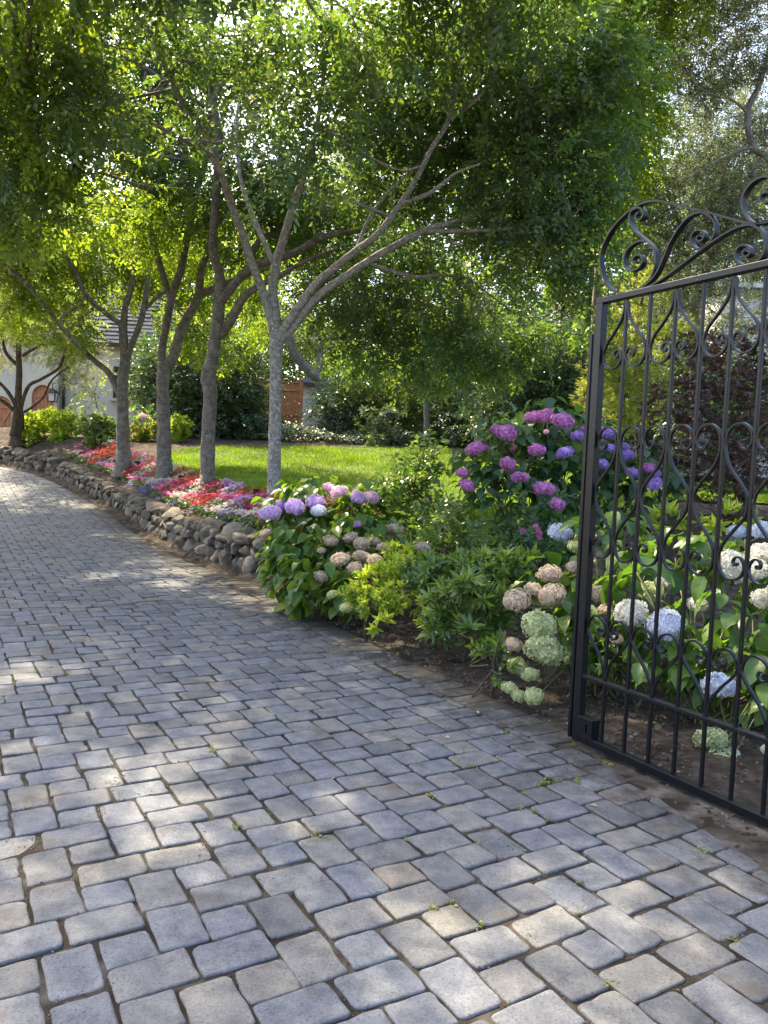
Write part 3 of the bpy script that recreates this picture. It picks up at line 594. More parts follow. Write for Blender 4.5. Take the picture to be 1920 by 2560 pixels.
L3 = [[(518, 1240, D3, 23), (520, 1100, D3, 19.5), (526, 990, D3, 19.5), (521, 945, D3, 22), (530, 900, D3, 18), (538, 850, D3, 17), (546, 790, D3, 17), (548, 740, D3, 16)],
 [(548, 745, D3, 15), (550, 694, D3, 13.5), (533, 625, 14.4, 12.5), (538, 521, 14.2, 12), (544, 434, 14, 12), (548, 347, 13.8, 11), (534, 260, 13.6, 11), (521, 145, 13.4, 10), (512, 87, 13.2, 9.5), (503, 0, 13, 9), (495, -80, 13, 8)],
 [(540, 845, D3, 12), (562, 825, D3, 14), (590, 776, 14.4, 13), (612, 740, 14.3, 11), (645, 716, 14.2, 9.5), (700, 690, 14.1, 8), (760, 655, 14, 6), (850, 620, 14, 4)],
 [(548, 760, D3, 13), (585, 712, 14.4, 12.5), (621, 674, 14.3, 12), (675, 652, 14.2, 12), (741, 630, 14.1, 11), (801, 595, 14, 10), (850, 584, 13.9, 8), (920, 575, 13.8, 5)],
 [(626, 640, 14.6, 7), (650, 600, 14.7, 8), (683, 584, 14.8, 9), (723, 561, 14.9, 9), (781, 550, 15, 8), (828, 540, 15.1, 6), (900, 520, 15.2, 4)],
 [(528, 262, 13.6, 6), (560, 200, 13.4, 6), (600, 110, 13.3, 6), (650, 10, 13.2, 5)],
 [(630, 240, 12.8, 6), (690, 200, 12.6, 7), (700, 110, 12.4, 7), (684, 0, 12.2, 7)], [(690, 200, 12.6, 5), (740, 130, 12.7, 5), (780, 90, 12.8, 4)]]
C3 = [(560, 90, 11, 130, 90), (720, 130, 11, 120, 100), (620, 560, 15.5, 120, 80), (760, 560, 15.4, 110, 70), (880, 600, 15, 100, 60), (640, 430, 14.5, 110, 80), (800, 470, 14.4, 120, 80), (420, 180, 10.6, 110, 90), (300, 120, 10.2, 130, 90), (420, 30, 10.4, 120, 70), (260, 260, 10, 130, 80),
 (380, 400, 15.5, 110, 60), (900, 860, 14.8, 80, 45), (450, 130, 16, 120, 100), (330, 60, 16, 110, 90), (330, 230, 16.4, 100, 80), (560, 260, 16, 100, 80), (420, 330, 16.6, 90, 60)]
tree('street_tree', 'second bed tree from the camera, with a swollen knot halfway up its grey trunk', (518, 1230), L3, C3, MT['canopy'], MT['bark'], 42, 60, .1, .5, GRP)
D2 = 16.5
L2 = [[(410, 1196, D2, 23), (410, 1082, D2, 19), (407, 962, D2, 17), (410, 905, D2, 18)],
 [(406, 915, D2, 12), (405, 870, D2, 11), (415, 817, D2, 10.5), (429, 745, D2, 11), (453, 672, 16.3, 10.5), (463, 620, 16.2, 10), (475, 556, 16, 9.5), (492, 475, 15.8, 9), (512, 410, 15.6, 8), (525, 300, 15.4, 6), (530, 180, 15.2, 4)],
 [(428, 750, D2, 9), (419, 725, D2, 9), (400, 663, 16.4, 9), (377, 580, 16.2, 8.5), (374, 521, 16, 9), (359, 405, 15.8, 8), (352, 300, 15.6, 6), (365, 180, 15.4, 4)],
 [(414, 915, D2, 15), (434, 890, D2, 15), (448, 841, D2, 14), (463, 805, D2, 13), (487, 759, D2, 12), (497, 730, D2, 11), (505, 672, 16.4, 10), (521, 624, 16.3, 8), (530, 560, 16.2, 6), (560, 480, 16, 4)],
 [(490, 745, D2, 11), (520, 728, D2, 10.5), (560, 712, 16.3, 10), (615, 690, 16.2, 8), (680, 668, 16.1, 5)]]
C2 = [(440, 590, 17, 110, 80), (560, 640, 17.4, 90, 70), (330, 520, 15.6, 110, 80), (470, 480, 15, 100, 80), (240, 430, 11.6, 130, 80), (150, -120, 9, 180, 110), (-60, -60, 9, 160, 120), (250, -330, 9.6, 200, 120), (90, 330, 10.6, 130, 90), (160, 180, 10.6, 130, 100), (60, 80, 10.4, 130, 100), (200, 540, 12.6, 100, 60), (60, 480, 11.4, 110, 70), (330, 340, 15.8, 100, 60)]  # clumps above the frame are added for shade on the near drive
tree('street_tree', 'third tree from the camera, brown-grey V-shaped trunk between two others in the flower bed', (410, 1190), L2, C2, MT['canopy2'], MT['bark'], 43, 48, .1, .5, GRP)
D1 = 18.5
L1 = [[(309, 1166, D1, 21), (307, 1058, D1, 17), (306, 962, D1, 15.5), (313, 899, D1, 13.5), (309, 851, D1, 12), (307, 815, D1, 12)],
 [(300, 990, D1, 8), (289, 965, D1, 9.5), (270, 930, D1, 8.5), (240, 905, D1, 8), (212, 880, 18.4, 7.5), (178, 845, 18.3, 7), (145, 807, 18.2, 7), (111, 764, 18.1, 6.5), (72, 716, 18, 6), (0, 653, 17.8, 5.5), (-90, 590, 17.6, 4)],
 [(305, 820, D1, 8), (295, 805, D1, 7.5), (270, 788, D1, 7), (217, 740, 18.4, 6.5), (188, 682, 18.3, 6), (164, 639, 18.2, 5.5), (130, 600, 18, 5), (90, 540, 17.9, 4)],
 [(309, 820, D1, 10), (313, 769, D1, 8.5), (328, 720, D1, 8), (333, 648, 18.4, 8), (336, 600, 18.3, 7.5), (347, 550, 18.2, 6.5), (340, 470, 18, 5), (330, 380, 17.8, 3)],
 [(322, 900, D1, 7), (326, 870, D1, 8), (342, 831, D1, 8.5), (357, 783, D1, 8.5), (371, 696, 18.6, 7.5), (381, 624, 18.7, 6), (380, 540, 18.8, 4)],
 [(360, 775, D1, 5), (371, 765, D1, 5), (395, 740, D1, 5), (425, 722, 18.4, 4), (470, 700, 18.3, 3)],
 [(212, 735, 18.4, 3), (200, 760, 18, 4), (150, 800, 17.6, 4.5), (180, 840, 17.4, 4), (205, 872, 17.4, 3)]]
C1 = [(230, 620, 19, 110, 60), (120, 700, 19, 100, 60), (380, 620, 19.5, 80, 70), (170, 820, 18.2, 55, 60), (60, 640, 18.6, 80, 60), (300, 690, 20, 70, 60), (10, 560, 16, 110, 70), (480, 820, 20, 50, 50), (440, 740, 20, 60, 60), (560, 720, 20, 60, 60), (620, 780, 20.5, 60, 60), (530, 860, 19.5, 45, 45), (590, 870, 19.5, 26, 36), (120, 620, 20, 90, 60), (200, 540, 20, 90, 70), (50, 760, 19.5, 60, 40), (60, 790, 22.5, 60, 46), (140, 720, 22.5, 70, 46), (195, 800, 22.5, 30, 40), (20, 700, 22.5, 60, 50), (180, 640, 22, 60, 40), (330, 560, 20, 80, 60), (500, 600, 20, 70, 70), (660, 680, 20, 60, 60)]
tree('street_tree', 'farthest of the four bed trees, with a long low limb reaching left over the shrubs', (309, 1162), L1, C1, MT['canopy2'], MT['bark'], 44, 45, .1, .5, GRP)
L5 = [[(-330, 1330, 13, 26), (-325, 1100, 13, 21), (-320, 900, 13, 19), (-300, 700, 13, 17)], [(-300, 710, 13, 13), (-200, 520, 12.8, 10), (-60, 380, 12.5, 7), (60, 300, 12.2, 4)], [(-310, 710, 13, 12), (-330, 500, 12.6, 10), (-300, 200, 12.4, 7), (-250, -60, 12, 4)]]
C5 = [(40, 420, 11, 130, 90), (150, 560, 12, 120, 70), (-80, 380, 12, 170, 110), (60, 230, 11, 150, 100), (-120, 160, 11.6, 170, 120), (-300, 300, 12, 180, 130), (-260, 60, 12, 180, 130), (-420, 200, 12.6, 170, 130), (-60, 560, 12.6, 110, 60), (-200, -160, 11, 200, 120), (-450, -60, 11.6, 180, 130), (250, 160, 11, 120, 90), (-277, -343, 7, 200, 150), (72, -460, 6.6, 200, 150), (-216, -30, 9, 190, 130), (115, -200, 8.2, 160, 110), (330, -560, 6.4, 200, 140), (-100, -700, 6., 220, 160), (-450, -500, 7.4, 220, 150), (-200, 330, 15, 120, 90), (-80, 440, 15.5, 110, 80), (-330, 420, 15, 130, 90), (-180, 500, 16.5, 110, 60), (-150, 330, 18, 140, 110), (-340, 260, 18, 140, 110), (-30, 360, 19.5, 110, 90), (-260, 120, 17, 150, 110), (-60, 160, 18, 120, 100), (-420, 60, 15, 160, 120), (-114, 560, 20.5, 130, 90), (-20, 500, 20, 90, 70), (-220, 560, 19, 130, 90), (-86, 470, 17, 110, 70), (-200, 450, 16.5, 120, 80), (-150, 356, 13.7, 150, 100), (-60, 400, 14.5, 100, 70), (-280, 620, 21, 120, 90), (-180, 300, 19, 130, 90)]  # out-of-view clumps are added to put the near and far drive in shade
tree('shade_tree', 'big dark leafy tree at the left edge overhanging the far driveway', (U(-330, 1300, 13)[0], 13., float(zd(13.))), L5, C5, MT['canopy'], MT['bark'], 46, 46, .1, .5)
L6 = [[(1500, 1180, 17, 17), (1500, 1000, 17, 15), (1490, 800, 17, 13), (1500, 600, 16.6, 10), (1490, 400, 16, 7), (1450, 200, 15, 4)]]
C6 = [(1400, 80, 13, 120, 80), (1500, 180, 13.4, 110, 80), (1280, 40, 12.6, 120, 70), (1560, 300, 13.6, 80, 80), (1480, 330, 14, 90, 80), (1560, 60, 13, 110, 80), (1500, 520, 14.6, 90, 80), (1650, -60, 12.6, 120, 90), (1400, -120, 12.4, 150, 90), (1560, 440, 14.6, 70, 60)]
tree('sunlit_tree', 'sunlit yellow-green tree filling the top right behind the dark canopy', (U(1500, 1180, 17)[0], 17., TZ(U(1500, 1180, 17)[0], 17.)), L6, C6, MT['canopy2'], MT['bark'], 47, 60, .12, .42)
# silvery tree beside the house
LO = [[(43, 1096, 24.1, 17), (46, 1030, 24.1, 13), (46, 979, 24.1, 9), (48, 928, 24.1, 8.5), (46, 878, 24.1, 7), (48, 827, 24, 5.5), (55, 770, 23.9, 4)],
 [(33, 1090, 23.9, 11), (40, 1040, 24, 9), (38, 1012, 24, 6), (15, 974, 23.9, 5), (-20, 940, 23.8, 4)], [(40, 1030, 24.1, 6), (10, 1005, 23.8, 5), (-30, 985, 23.6, 4)],
 [(52, 1090, 24.2, 11), (53, 1040, 24.1, 8), (53, 1017, 24.1, 5.5), (71, 966, 24, 5), (101, 949, 23.9, 4.5), (144, 923, 23.8, 4), (157, 898, 23.7, 3.5), (167, 865, 23.6, 2.5)],
 [(61, 1030, 24.2, 4), (84, 1015, 24.1, 3.5), (109, 992, 24, 3), (130, 950, 23.9, 2.6), (180, 910, 23.8, 2)],
 [(46, 915, 24.1, 5), (33, 903, 24.1, 5), (13, 878, 24, 4.5), (3, 827, 23.9, 3.5), (-5, 780, 23.8, 3)], [(55, 890, 24.1, 4), (85, 872, 24.2, 4), (115, 860, 24.3, 3), (160, 866, 24.4, 2)]]
CO = [(60, 720, 23.4, 70, 30), (150, 770, 23.4, 60, 34), (100, 720, 25.5, 80, 45), (180, 800, 25.5, 55, 45), (0, 690, 25.5, 80, 50), (60, 800, 25, 90, 50), (10, 740, 24.6, 80, 50), (140, 870, 24.8, 70, 40), (220, 900, 25, 50, 40), (0, 870, 24.6, 50, 40), (110, 760, 25.2, 70, 40), (190, 960, 24.6, 40, 30)]
tree('olive_tree', 'gnarled multi-stemmed olive tree with fine silvery leaves in front of the cream house', (43, 1094), LO, CO, MT['olive'], MT['bark_dark'], 45, 75, .075, .3, n=13, length=4, leaf_t=cheap_leaf, tw=5)
# ================================================================ BACKGROUND TREES AND HEDGES
def stand(name, label, cat, base, clumps, tpl, leaf, dens, leafm, barkm, seed, group=None, trunk=None, tw=3, droop=-.2, stem_r=.02, cname='crown', tname='trunk', shell=.45):
    """base = world xyz; clumps in pixels+depth"""
    rg = np.random.default_rng(seed); base = np.array(base, float); root = thing(name, label, cat, tuple(base), group); mb = MB(); cl = [px_clump(*c) for c in clumps]
    anc = [base+[0, 0, .3]]
    if trunk:
        for L in trunk: anc += list(limb(mb, L))
    else:
        C = np.mean([c for c, r in cl], axis=0); top = np.array([base[0]*.6+C[0]*.4, base[1]*.6+C[1]*.4, C[2]]); P = catmull([base-[0, 0, .1], base*.5+top*.5+rg.normal(size=3)*.06, top], 6)
        mb.tube(P, np.linspace(stem_r*1.6, stem_r*.7, len(P)), 7); anc += list(P[3:])
    twigs(mb, rg, cl, anc, .008, tw); mb.build(tname, barkm, root, smooth=True)
    put(cname, foliage(rg, cl, tpl(rg), leaf, dens, droop, shell), leafm, root); return root
sp = lambda n=11, L=4.5, t=cheap_leaf, wd=.45: (lambda rg: [spray(rg, n, L, t, wd) for _ in range(8)])
wh = lambda n=9, wd=.3, t=simple_leaf, lift=.35: (lambda rg: [whorl(rg, n, wd, t, lift) for _ in range(8)])
def gz(px, Y): p = U(px, 1000, Y); return (p[0], p[1], TZ(p[0], p[1])-.03)
BG = 'tall garden trees closing the view behind the lawn'
bg = [(-60, 36, [(-80, 650, 36, 120, 110), (-20, 820, 36, 110, 90)], 'tall tree behind the garage roof at the far left edge'),
 (180, 40, [(150, 560, 40, 100, 90), (230, 700, 40, 80, 80)], 'tree rising behind the house to the left of the slate roof peak'),
 (420, 38, [(420, 560, 38, 110, 100), (380, 720, 38, 90, 80), (480, 800, 38, 80, 70)], 'tall tree beside the slate roof, seen through the street trees'),
 (640, 36, [(640, 560, 36, 110, 110), (640, 760, 36, 100, 80), (600, 880, 35, 60, 40)], 'tall leafy tree far behind the nearest pale trunk'),
 (860, 35, [(860, 620, 35, 120, 100), (840, 800, 35, 120, 80), (900, 460, 36, 120, 90)], 'tall bluish-green tree behind the white shed'),
 (1080, 34, [(1060, 560, 34, 120, 110), (1090, 780, 34, 120, 90), (1060, 930, 32, 90, 50)], 'tall tree behind the middle of the lawn'),
 (1290, 33, [(1280, 500, 33, 130, 120), (1300, 740, 33, 120, 110), (1250, 900, 31, 100, 60)], 'tall dark tree right of the middle of the lawn'),
 (1480, 33, [(1480, 420, 33, 120, 130), (1500, 680, 33, 110, 120), (1460, 880, 32, 100, 80)], 'tall tree behind the crest of the gate'),
 (1700, 34, [(1700, 560, 34, 120, 120), (1720, 800, 34, 110, 90)], 'tall tree behind the gate bars'), (1930, 34, [(1930, 560, 34, 130, 130), (1950, 850, 34, 120, 100)], 'tall tree at the far right edge behind the white house')]
for k, (px, Y, cl, lab) in enumerate(bg):
    b = gz(px, Y); x = [(px+5, 1150, Y, 16), (px, 900, Y, 12), (cl[0][0], cl[0][1]+20, Y, 5)]
    stand('garden_tree', lab, 'tree', b, cl, sp(9, 4, cheap_leaf, .5), .2, 80, MT['bgleaf'], MT['bark_dark'], 100+k, BG, trunk=[x], tw=4)
# far woods, one mass
rg = np.random.default_rng(77); wc = []
for X in np.arange(-46, 50, 5.): wc.append((np.array([X, 56+rg.uniform(-3, 3), 6.+rg.uniform(-1, 1.5)]), np.array([4.2, 3, 6.5])))
for X in np.arange(24, 50, 5.): wc.append((np.array([X, 30+rg.uniform(-2, 2), 5.]), np.array([3.6, 3, 5.5])))
tag(put('woodland', foliage(rg, wc, [spray(rg, 8, 4, cheap_leaf, .6) for _ in range(6)], .34, 32, -.1), MT['bgleaf']), 'distant dark green woodland behind the garden trees', 'woodland', kind='stuff')
# dark evergreen by the house, behind the second and third trunks
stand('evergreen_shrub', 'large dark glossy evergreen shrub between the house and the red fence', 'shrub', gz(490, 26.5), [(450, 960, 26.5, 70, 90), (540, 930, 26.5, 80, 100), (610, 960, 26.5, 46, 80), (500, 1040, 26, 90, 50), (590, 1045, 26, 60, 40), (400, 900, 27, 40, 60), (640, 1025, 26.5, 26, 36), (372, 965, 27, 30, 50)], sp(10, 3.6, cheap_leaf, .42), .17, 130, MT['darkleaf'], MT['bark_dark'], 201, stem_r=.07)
hd = [('evergreen_shrub', 'dark leafy shrub hiding the foot of the white shed', (840, 27.5), [(830, 1030, 27.5, 50, 46), (880, 990, 27.5, 56, 70)], 'shrub', 'darkleaf'),
 ('evergreen_shrub', 'dense grey-green shrub behind the ivy left of the thin bare trunk', (950, 28), [(940, 960, 28, 70, 60), (960, 1030, 27.5, 60, 40), (1010, 1000, 28, 50, 60)], 'shrub', 'bgleaf'),
 ('evergreen_shrub', 'dark hedge-like shrub in deep shade right of the thin bare trunk', (1130, 27), [(1110, 1020, 27, 60, 60), (1180, 980, 27, 80, 80), (1160, 1070, 26, 70, 30)], 'shrub', 'darkleaf'),
 ('evergreen_shrub', 'big dark green hedge tree behind the purple hydrangeas', (1290, 24), [(1290, 960, 24, 90, 90), (1350, 880, 24, 90, 90), (1260, 1050, 23.5, 80, 50), (1390, 1010, 23.5, 80, 80)], 'shrub', 'darkleaf'),
 ('evergreen_shrub', 'dark green hedge shrub behind the top of the gate post', (1500, 23), [(1500, 1000, 23, 90, 90), (1460, 900, 23.5, 80, 80), (1600, 950, 23, 90, 110), (1560, 1080, 22, 90, 50)], 'shrub', 'darkleaf'),
 ('evergreen_shrub', 'dark shrub behind the red maple at the right edge', (1800, 19), [(1740, 980, 19, 90, 100), (1860, 1000, 19, 90, 80), (1960, 1000, 19, 90, 90), (1680, 900, 19, 60, 60), (1800, 1080, 18, 90, 50)], 'shrub', 'darkleaf')]
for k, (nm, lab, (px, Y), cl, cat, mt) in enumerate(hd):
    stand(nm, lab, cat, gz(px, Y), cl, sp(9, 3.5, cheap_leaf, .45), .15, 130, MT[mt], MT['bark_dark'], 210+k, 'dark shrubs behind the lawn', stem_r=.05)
stand('viburnum_shrub', 'grey-green shrub with large pale-lit leaves beside the clipped round bush', 'shrub', gz(960, 25.6), [(930, 1055, 25.6, 35, 28), (970, 1045, 25.6, 30, 22)], wh(9, .38, simple_leaf), .2, 60, MT['ivy'], MT['bark_dark'], 220)
stand('clipped_bush', 'small round clipped green bush on the brown mulch behind the lawn', 'bush', gz(941, 25.), [(941, 1102, 25, 20, 19)], sp(9, 3, cheap_leaf, .5), .05, 900, MT['shrub'], MT['bark_dark'], 221, stem_r=.02, shell=.8)
# thin trunks standing free
def bare(name, label, pts, seed, group=None, extra=()):
    b = U(pts[0][0], pts[0][1], pts[0][2]); b[2] = TZ(b[0], b[1]); root = thing(name, label, 'tree', tuple(b), group); mb = MB(); C = limb(mb, pts)
    mb.tube([b-[0, 0, .2], C[0]], [pts[0][3]*1.3*pts[0][2]/F, pts[0][3]*pts[0][2]/F], 9)
    for e in extra: limb(mb, e)
    mb.build('trunk', MT['bark'], root, smooth=True)
    rg = np.random.default_rng(seed); cl = [px_clump(pts[-1][0], pts[-1][1]-20, pts[-1][2], 90, 60)]
    put('crown', foliage(rg, cl, [spray(rg, 9, 4, cheap_leaf, .5) for _ in range(6)], .15, 40), MT['bgleaf'], root)
bare('slender_tree', 'slender grey trunk standing in the ivy behind the lawn, crown lost in the canopy', [(1068, 1080, 26, 10), (1066, 1020, 26, 8), (1062, 960, 26, 8), (1070, 860, 26, 6)], 1)
bare('leaning_tree', 'thick trunk leaning left above the white shed', [(812, 1040, 29, 15), (800, 960, 29, 15), (770, 925, 29, 14), (735, 880, 29, 14), (720, 820, 29, 12)], 2, extra=[[(790, 950, 29, 11), (800, 900, 29.2, 11), (790, 850, 29.4, 10)]])
# ivy bank
n = 15000; Q = np.column_stack([rng.uniform(-8, 9, n), rng.uniform(25.2, 28.3, n)]); Q = Q[(Q[:, 1] > 25.3+.35*np.sin(Q[:, 0]*.8)) & (np.abs(Q[:, 0]-.3*0) < 9)]; n = len(Q)
zz = terrain(Q)+.05+rng.random(n)**.6*(.32+.18*np.sin(Q[:, 0]*1.9+Q[:, 1]*2)); IV = [simple_leaf(.95, .12, .2), simple_leaf(.8, .2, .3)]
al = np.column_stack([rng.normal(size=n), rng.normal(size=n)-.8, rng.normal(size=n)*.3-.3]); up = np.column_stack([rng.normal(size=n)*.35, rng.normal(size=n)*.35-.2, np.ones(n)])
tag(put('ivy_bank', scatter(IV, np.column_stack([Q, zz]), al, up, rng.uniform(.09, .15, n), rng), MT['ivy']), 'low bank of broad-leaved ivy between the mulch and the dark shrubs', 'ivy', kind='stuff')
# ---------------------------------------------------------------- right side: grey tree, needle tree, maple
LG = [[(1745, 1150, 15, 22.5), (1742, 950, 15, 19.5), (1735, 840, 15, 18), (1740, 740, 15, 15), (1790, 620, 15, 10.5), (1870, 450, 15, 7.5), (1960, 300, 15, 6)],
 [(1990, 560, 14, 10.5), (1925, 402, 14, 9.75), (1882, 368, 14, 9), (1868, 280, 14, 8.25), (1897, 215, 14, 7.5), (1925, 110, 14, 6), (1935, 0, 14, 4.5)], [(1882, 368, 14, 3.75), (1840, 380, 13.8, 3.75), (1770, 415, 13.6, 3), (1710, 450, 13.4, 1.875)],
 [(1868, 280, 14, 3.75), (1830, 250, 13.8, 3), (1790, 240, 13.6, 2.25), (1740, 215, 13.5, 1.5)], [(1780, 640, 15, 6.75), (1700, 560, 14.6, 5.25), (1660, 440, 14.4, 3.75), (1640, 300, 14.2, 2.25)],
 [(1745, 730, 15, 4.5), (1790, 700, 14.4, 3.75), (1840, 640, 14, 3), (1900, 610, 13.8, 2.25)]]
stand('grey_leaved_tree', 'tall open tree with pale grey-green leaves and twisting bare branches behind the gate crest', 'tree', gz(1745, 15), [(1650, 60, 14, 110, 80), (1780, 130, 14, 100, 90), (1880, 80, 14, 90, 90), (1700, 250, 14.3, 80, 60), (1880, 500, 14.2, 90, 80),
 (1720, 500, 14.4, 90, 80), (1640, 620, 14.6, 60, 60), (1800, 640, 14.8, 100, 60), (1680, 720, 14.6, 90, 60), (1840, 780, 15.2, 80, 50), (1760, 380, 15, 70, 60), (1920, 260, 14.8, 60, 70), (1800, 300, 16, 90, 80), (1860, 400, 16, 70, 70), (1780, 480, 16, 90, 70), (1650, 420, 15, 60, 60), (1600, -120, 13, 150, 110), (1850, -150, 13, 150, 130)],
 sp(12, 4, cheap_leaf, .36), .07, 420, MT['grey'], MT['bark'], 301, trunk=LG, tw=8)
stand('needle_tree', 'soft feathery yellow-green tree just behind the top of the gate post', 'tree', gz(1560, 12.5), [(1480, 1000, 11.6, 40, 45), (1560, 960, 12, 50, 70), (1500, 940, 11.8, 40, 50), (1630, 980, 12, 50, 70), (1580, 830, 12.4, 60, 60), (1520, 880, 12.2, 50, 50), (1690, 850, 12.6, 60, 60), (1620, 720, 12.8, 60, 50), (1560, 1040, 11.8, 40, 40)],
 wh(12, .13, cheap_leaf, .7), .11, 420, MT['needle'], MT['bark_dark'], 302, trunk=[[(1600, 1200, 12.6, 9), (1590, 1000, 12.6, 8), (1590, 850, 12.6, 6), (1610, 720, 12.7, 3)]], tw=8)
def palm_leaf(rg):
    Vs = []; Fs = []; m = 0
    for a, L in ((-1.5, .55), (-.85, .85), (0, 1.), (.85, .85), (1.5, .55)):
        lv, lf = cheap_leaf(.3, .15); lv = lv*L; c, s = cos(a), sin(a); Vs.append(np.column_stack([lv[:, 0]*c+lv[:, 1]*s, -lv[:, 0]*s+lv[:, 1]*c, lv[:, 2]-.15*lv[:, 1]**2])); Fs.append(lf+m); m += 4
    return np.concatenate(Vs), np.concatenate(Fs)
stand('red_maple', 'low spreading Japanese maple with dark purple-red leaves behind the gate bars', 'maple', gz(1860, 10.4), [(1700, 1000, 8.9, 90, 60), (1820, 930, 9, 110, 70), (1920, 1010, 8.6, 90, 80), (1760, 1110, 8.8, 110, 60), (1880, 1160, 8.5, 100, 60), (1680, 1180, 9, 70, 40), (1940, 860, 8.8, 80, 70), (1780, 1220, 8.8, 90, 30), (1740, 870, 9.4, 60, 40)],
 lambda rg: [palm_leaf(rg) for _ in range(3)], .085, 900, MT['maple'], MT['bark_dark'], 303, trunk=[[(1850, 1330, 9.6, 12), (1840, 1200, 9.4, 9), (1800, 1080, 9.2, 6), (1730, 1000, 9, 4)], [(1850, 1300, 9.6, 10), (1880, 1150, 9.3, 7), (1900, 950, 9, 4)]], tw=7, droop=-.1)
# ================================================================ LEFT SHRUBS BY THE HOUSE
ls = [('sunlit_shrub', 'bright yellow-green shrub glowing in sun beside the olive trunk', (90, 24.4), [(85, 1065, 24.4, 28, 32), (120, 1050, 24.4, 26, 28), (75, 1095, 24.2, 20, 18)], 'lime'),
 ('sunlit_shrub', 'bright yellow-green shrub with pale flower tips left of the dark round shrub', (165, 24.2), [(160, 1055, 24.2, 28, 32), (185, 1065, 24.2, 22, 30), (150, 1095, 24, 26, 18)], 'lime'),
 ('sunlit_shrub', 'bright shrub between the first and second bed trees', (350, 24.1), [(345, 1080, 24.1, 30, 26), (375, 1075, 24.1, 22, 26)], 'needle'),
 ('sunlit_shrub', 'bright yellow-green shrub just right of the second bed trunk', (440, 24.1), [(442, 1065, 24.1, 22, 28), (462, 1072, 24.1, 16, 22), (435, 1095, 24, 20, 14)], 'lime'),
 ('green_shrub', 'rounded mid-green shrub in front of the downpipe wall, left of the first trunk', (250, 22.3), [(235, 1070, 22.3, 36, 32), (268, 1075, 22.3, 30, 34), (250, 1105, 22, 36, 20)], 'shrub')]
for k, (nm, lab, (px, Y), cl, mt) in enumerate(ls):
    stand(nm, lab, 'shrub', gz(px, Y), cl, wh(8, .42, simple_leaf), .1, 420, MT[mt], MT['bark_dark'], 320+k, 'shrubs along the foot of the house', stem_r=.02, cname='foliage', tname='stems')
stand('sapling', 'thin young sapling with loose lobed leaves against the cream wall', 'sapling', gz(238, 25), [(225, 1010, 25, 24, 18), (248, 985, 25, 18, 18), (232, 945, 25.2, 16, 18), (215, 985, 25, 16, 16)], sp(7, 3, simple_leaf, .5), .1, 60, MT['lime'], MT['bark_dark'], 330, stem_r=.015)
# ================================================================ HOUSE
SL = surf('slate_tiles', [(.035, .045, .062), (.055, .065, .085), (.075, .088, .11), (.05, .055, .065)], 6, .8, .3, 20, .01, .15, island=True)
ST_ = surf('cream_stucco', [(.56, .52, .42), (.63, .59, .48)], 2, .9, .3, 60, .01, .15)
TR = surf('pale_stone_trim', [(.58, .50, .36), (.66, .58, .44)], 4, .85, .2)
WD = surf('red_brown_wood', [(.45, .17, .08), (.58, .25, .12)], 8, .6, .4, 70, .006, .3)  # colour raised in place of sunlight on the fence boards
DG = surf('dark_green_paint', [(.03, .035, .025), (.05, .055, .04)], 9, .5, .1)
GL = bpy.data.materials.new('window_glass'); GL.use_nodes = True; q = GL.node_tree.nodes['Principled BSDF']; q.inputs['Base Color'].default_value = (.02, .025, .03, 1); q.inputs['Roughness'].default_value = .06; q.inputs['Specular IOR Level'].default_value = .8
Xp = lambda px, Y=31.: float(U(px, 1000, Y)[0]); Zp = lambda px, py, Y=31.: float(U(px, py, Y)[2])
house = thing('cream_house', 'cream stucco house with steep slate roof, arched plank doors and a wall lantern', 'house', (Xp(150), 31., 1.85))
hx0, hx1, ze = Xp(152), Xp(500), 5.95
m = MB(); m.box(((hx0+hx1)/2, 31+3.6, (1.2+ze)/2), (hx1-hx0, 7.2, ze-1.2)); m.box(((Xp(-260)+hx0)/2, 30.7+3.7, (1.2+ze)/2), (hx0-Xp(-260), 7.4, ze-1.2)); m.build('wall', ST_, house)
def slates(name, A, B, Cc, Dd, rg, rh=.24):     # quad: A,B eave ends ; D,C ridge ends
    A, B, Cc, Dd = map(lambda v: np.array(v, float), (A, B, Cc, Dd)); L = np.linalg.norm((Dd+Cc)/2-(A+B)/2); nr = int(L/rh); mb = MB()
    nn = nrm(np.cross(B-A, (Dd+Cc)/2-(A+B)/2)); nn = nn*np.sign(nn[2])
    mb.add([A-nn*.03, B-nn*.03, Cc-nn*.03, Dd-nn*.03], [(0, 1, 2, 3)])
    for k in range(nr):
        t0, t1 = k/nr, (k+1.25)/nr; a0, b0 = A+(Dd-A)*t0, B+(Cc-B)*t0; a1, b1 = A+(Dd-A)*min(t1, 1), B+(Cc-B)*min(t1, 1); wd = np.linalg.norm(b0-a0); u = 0
        while u < wd-.03 and wd > .1:
            s = rg.uniform(.2, .38); u2 = min(u+s, wd); f0, f1 = u/wd, (u2-.008)/wd; h = rg.uniform(.028, .045)
            p = [a0+(b0-a0)*f0+nn*h, a0+(b0-a0)*f1+nn*h, a1+(b1-a1)*f1+nn*.008, a1+(b1-a1)*f0+nn*.008, a0+(b0-a0)*f0-nn*.01, a0+(b0-a0)*f1-nn*.01]
            mb.add(p, [(0, 1, 2, 3), (4, 5, 1, 0)]); u = u2
    return mb.build(name, SL, house)
rg = np.random.default_rng(4); ax, bx_ = Xp(252, 34.6), Xp(330, 34.6); za = 10.4; e = .35
A, B = (hx0-e, 30.65, ze), (hx1+e, 30.65, ze); C_, D_ = (bx_, 34.6, za), (ax, 34.6, za); E_, F_ = (hx0-e, 38.5, ze), (hx1+e, 38.5, ze)
slates('roof', A, B, C_, D_, rg); slates('roof', E_, A, D_, D_, rg, .3); slates('roof', B, F_, C_, C_, rg, .3); slates('roof', F_, E_, D_, C_, rg, .35)
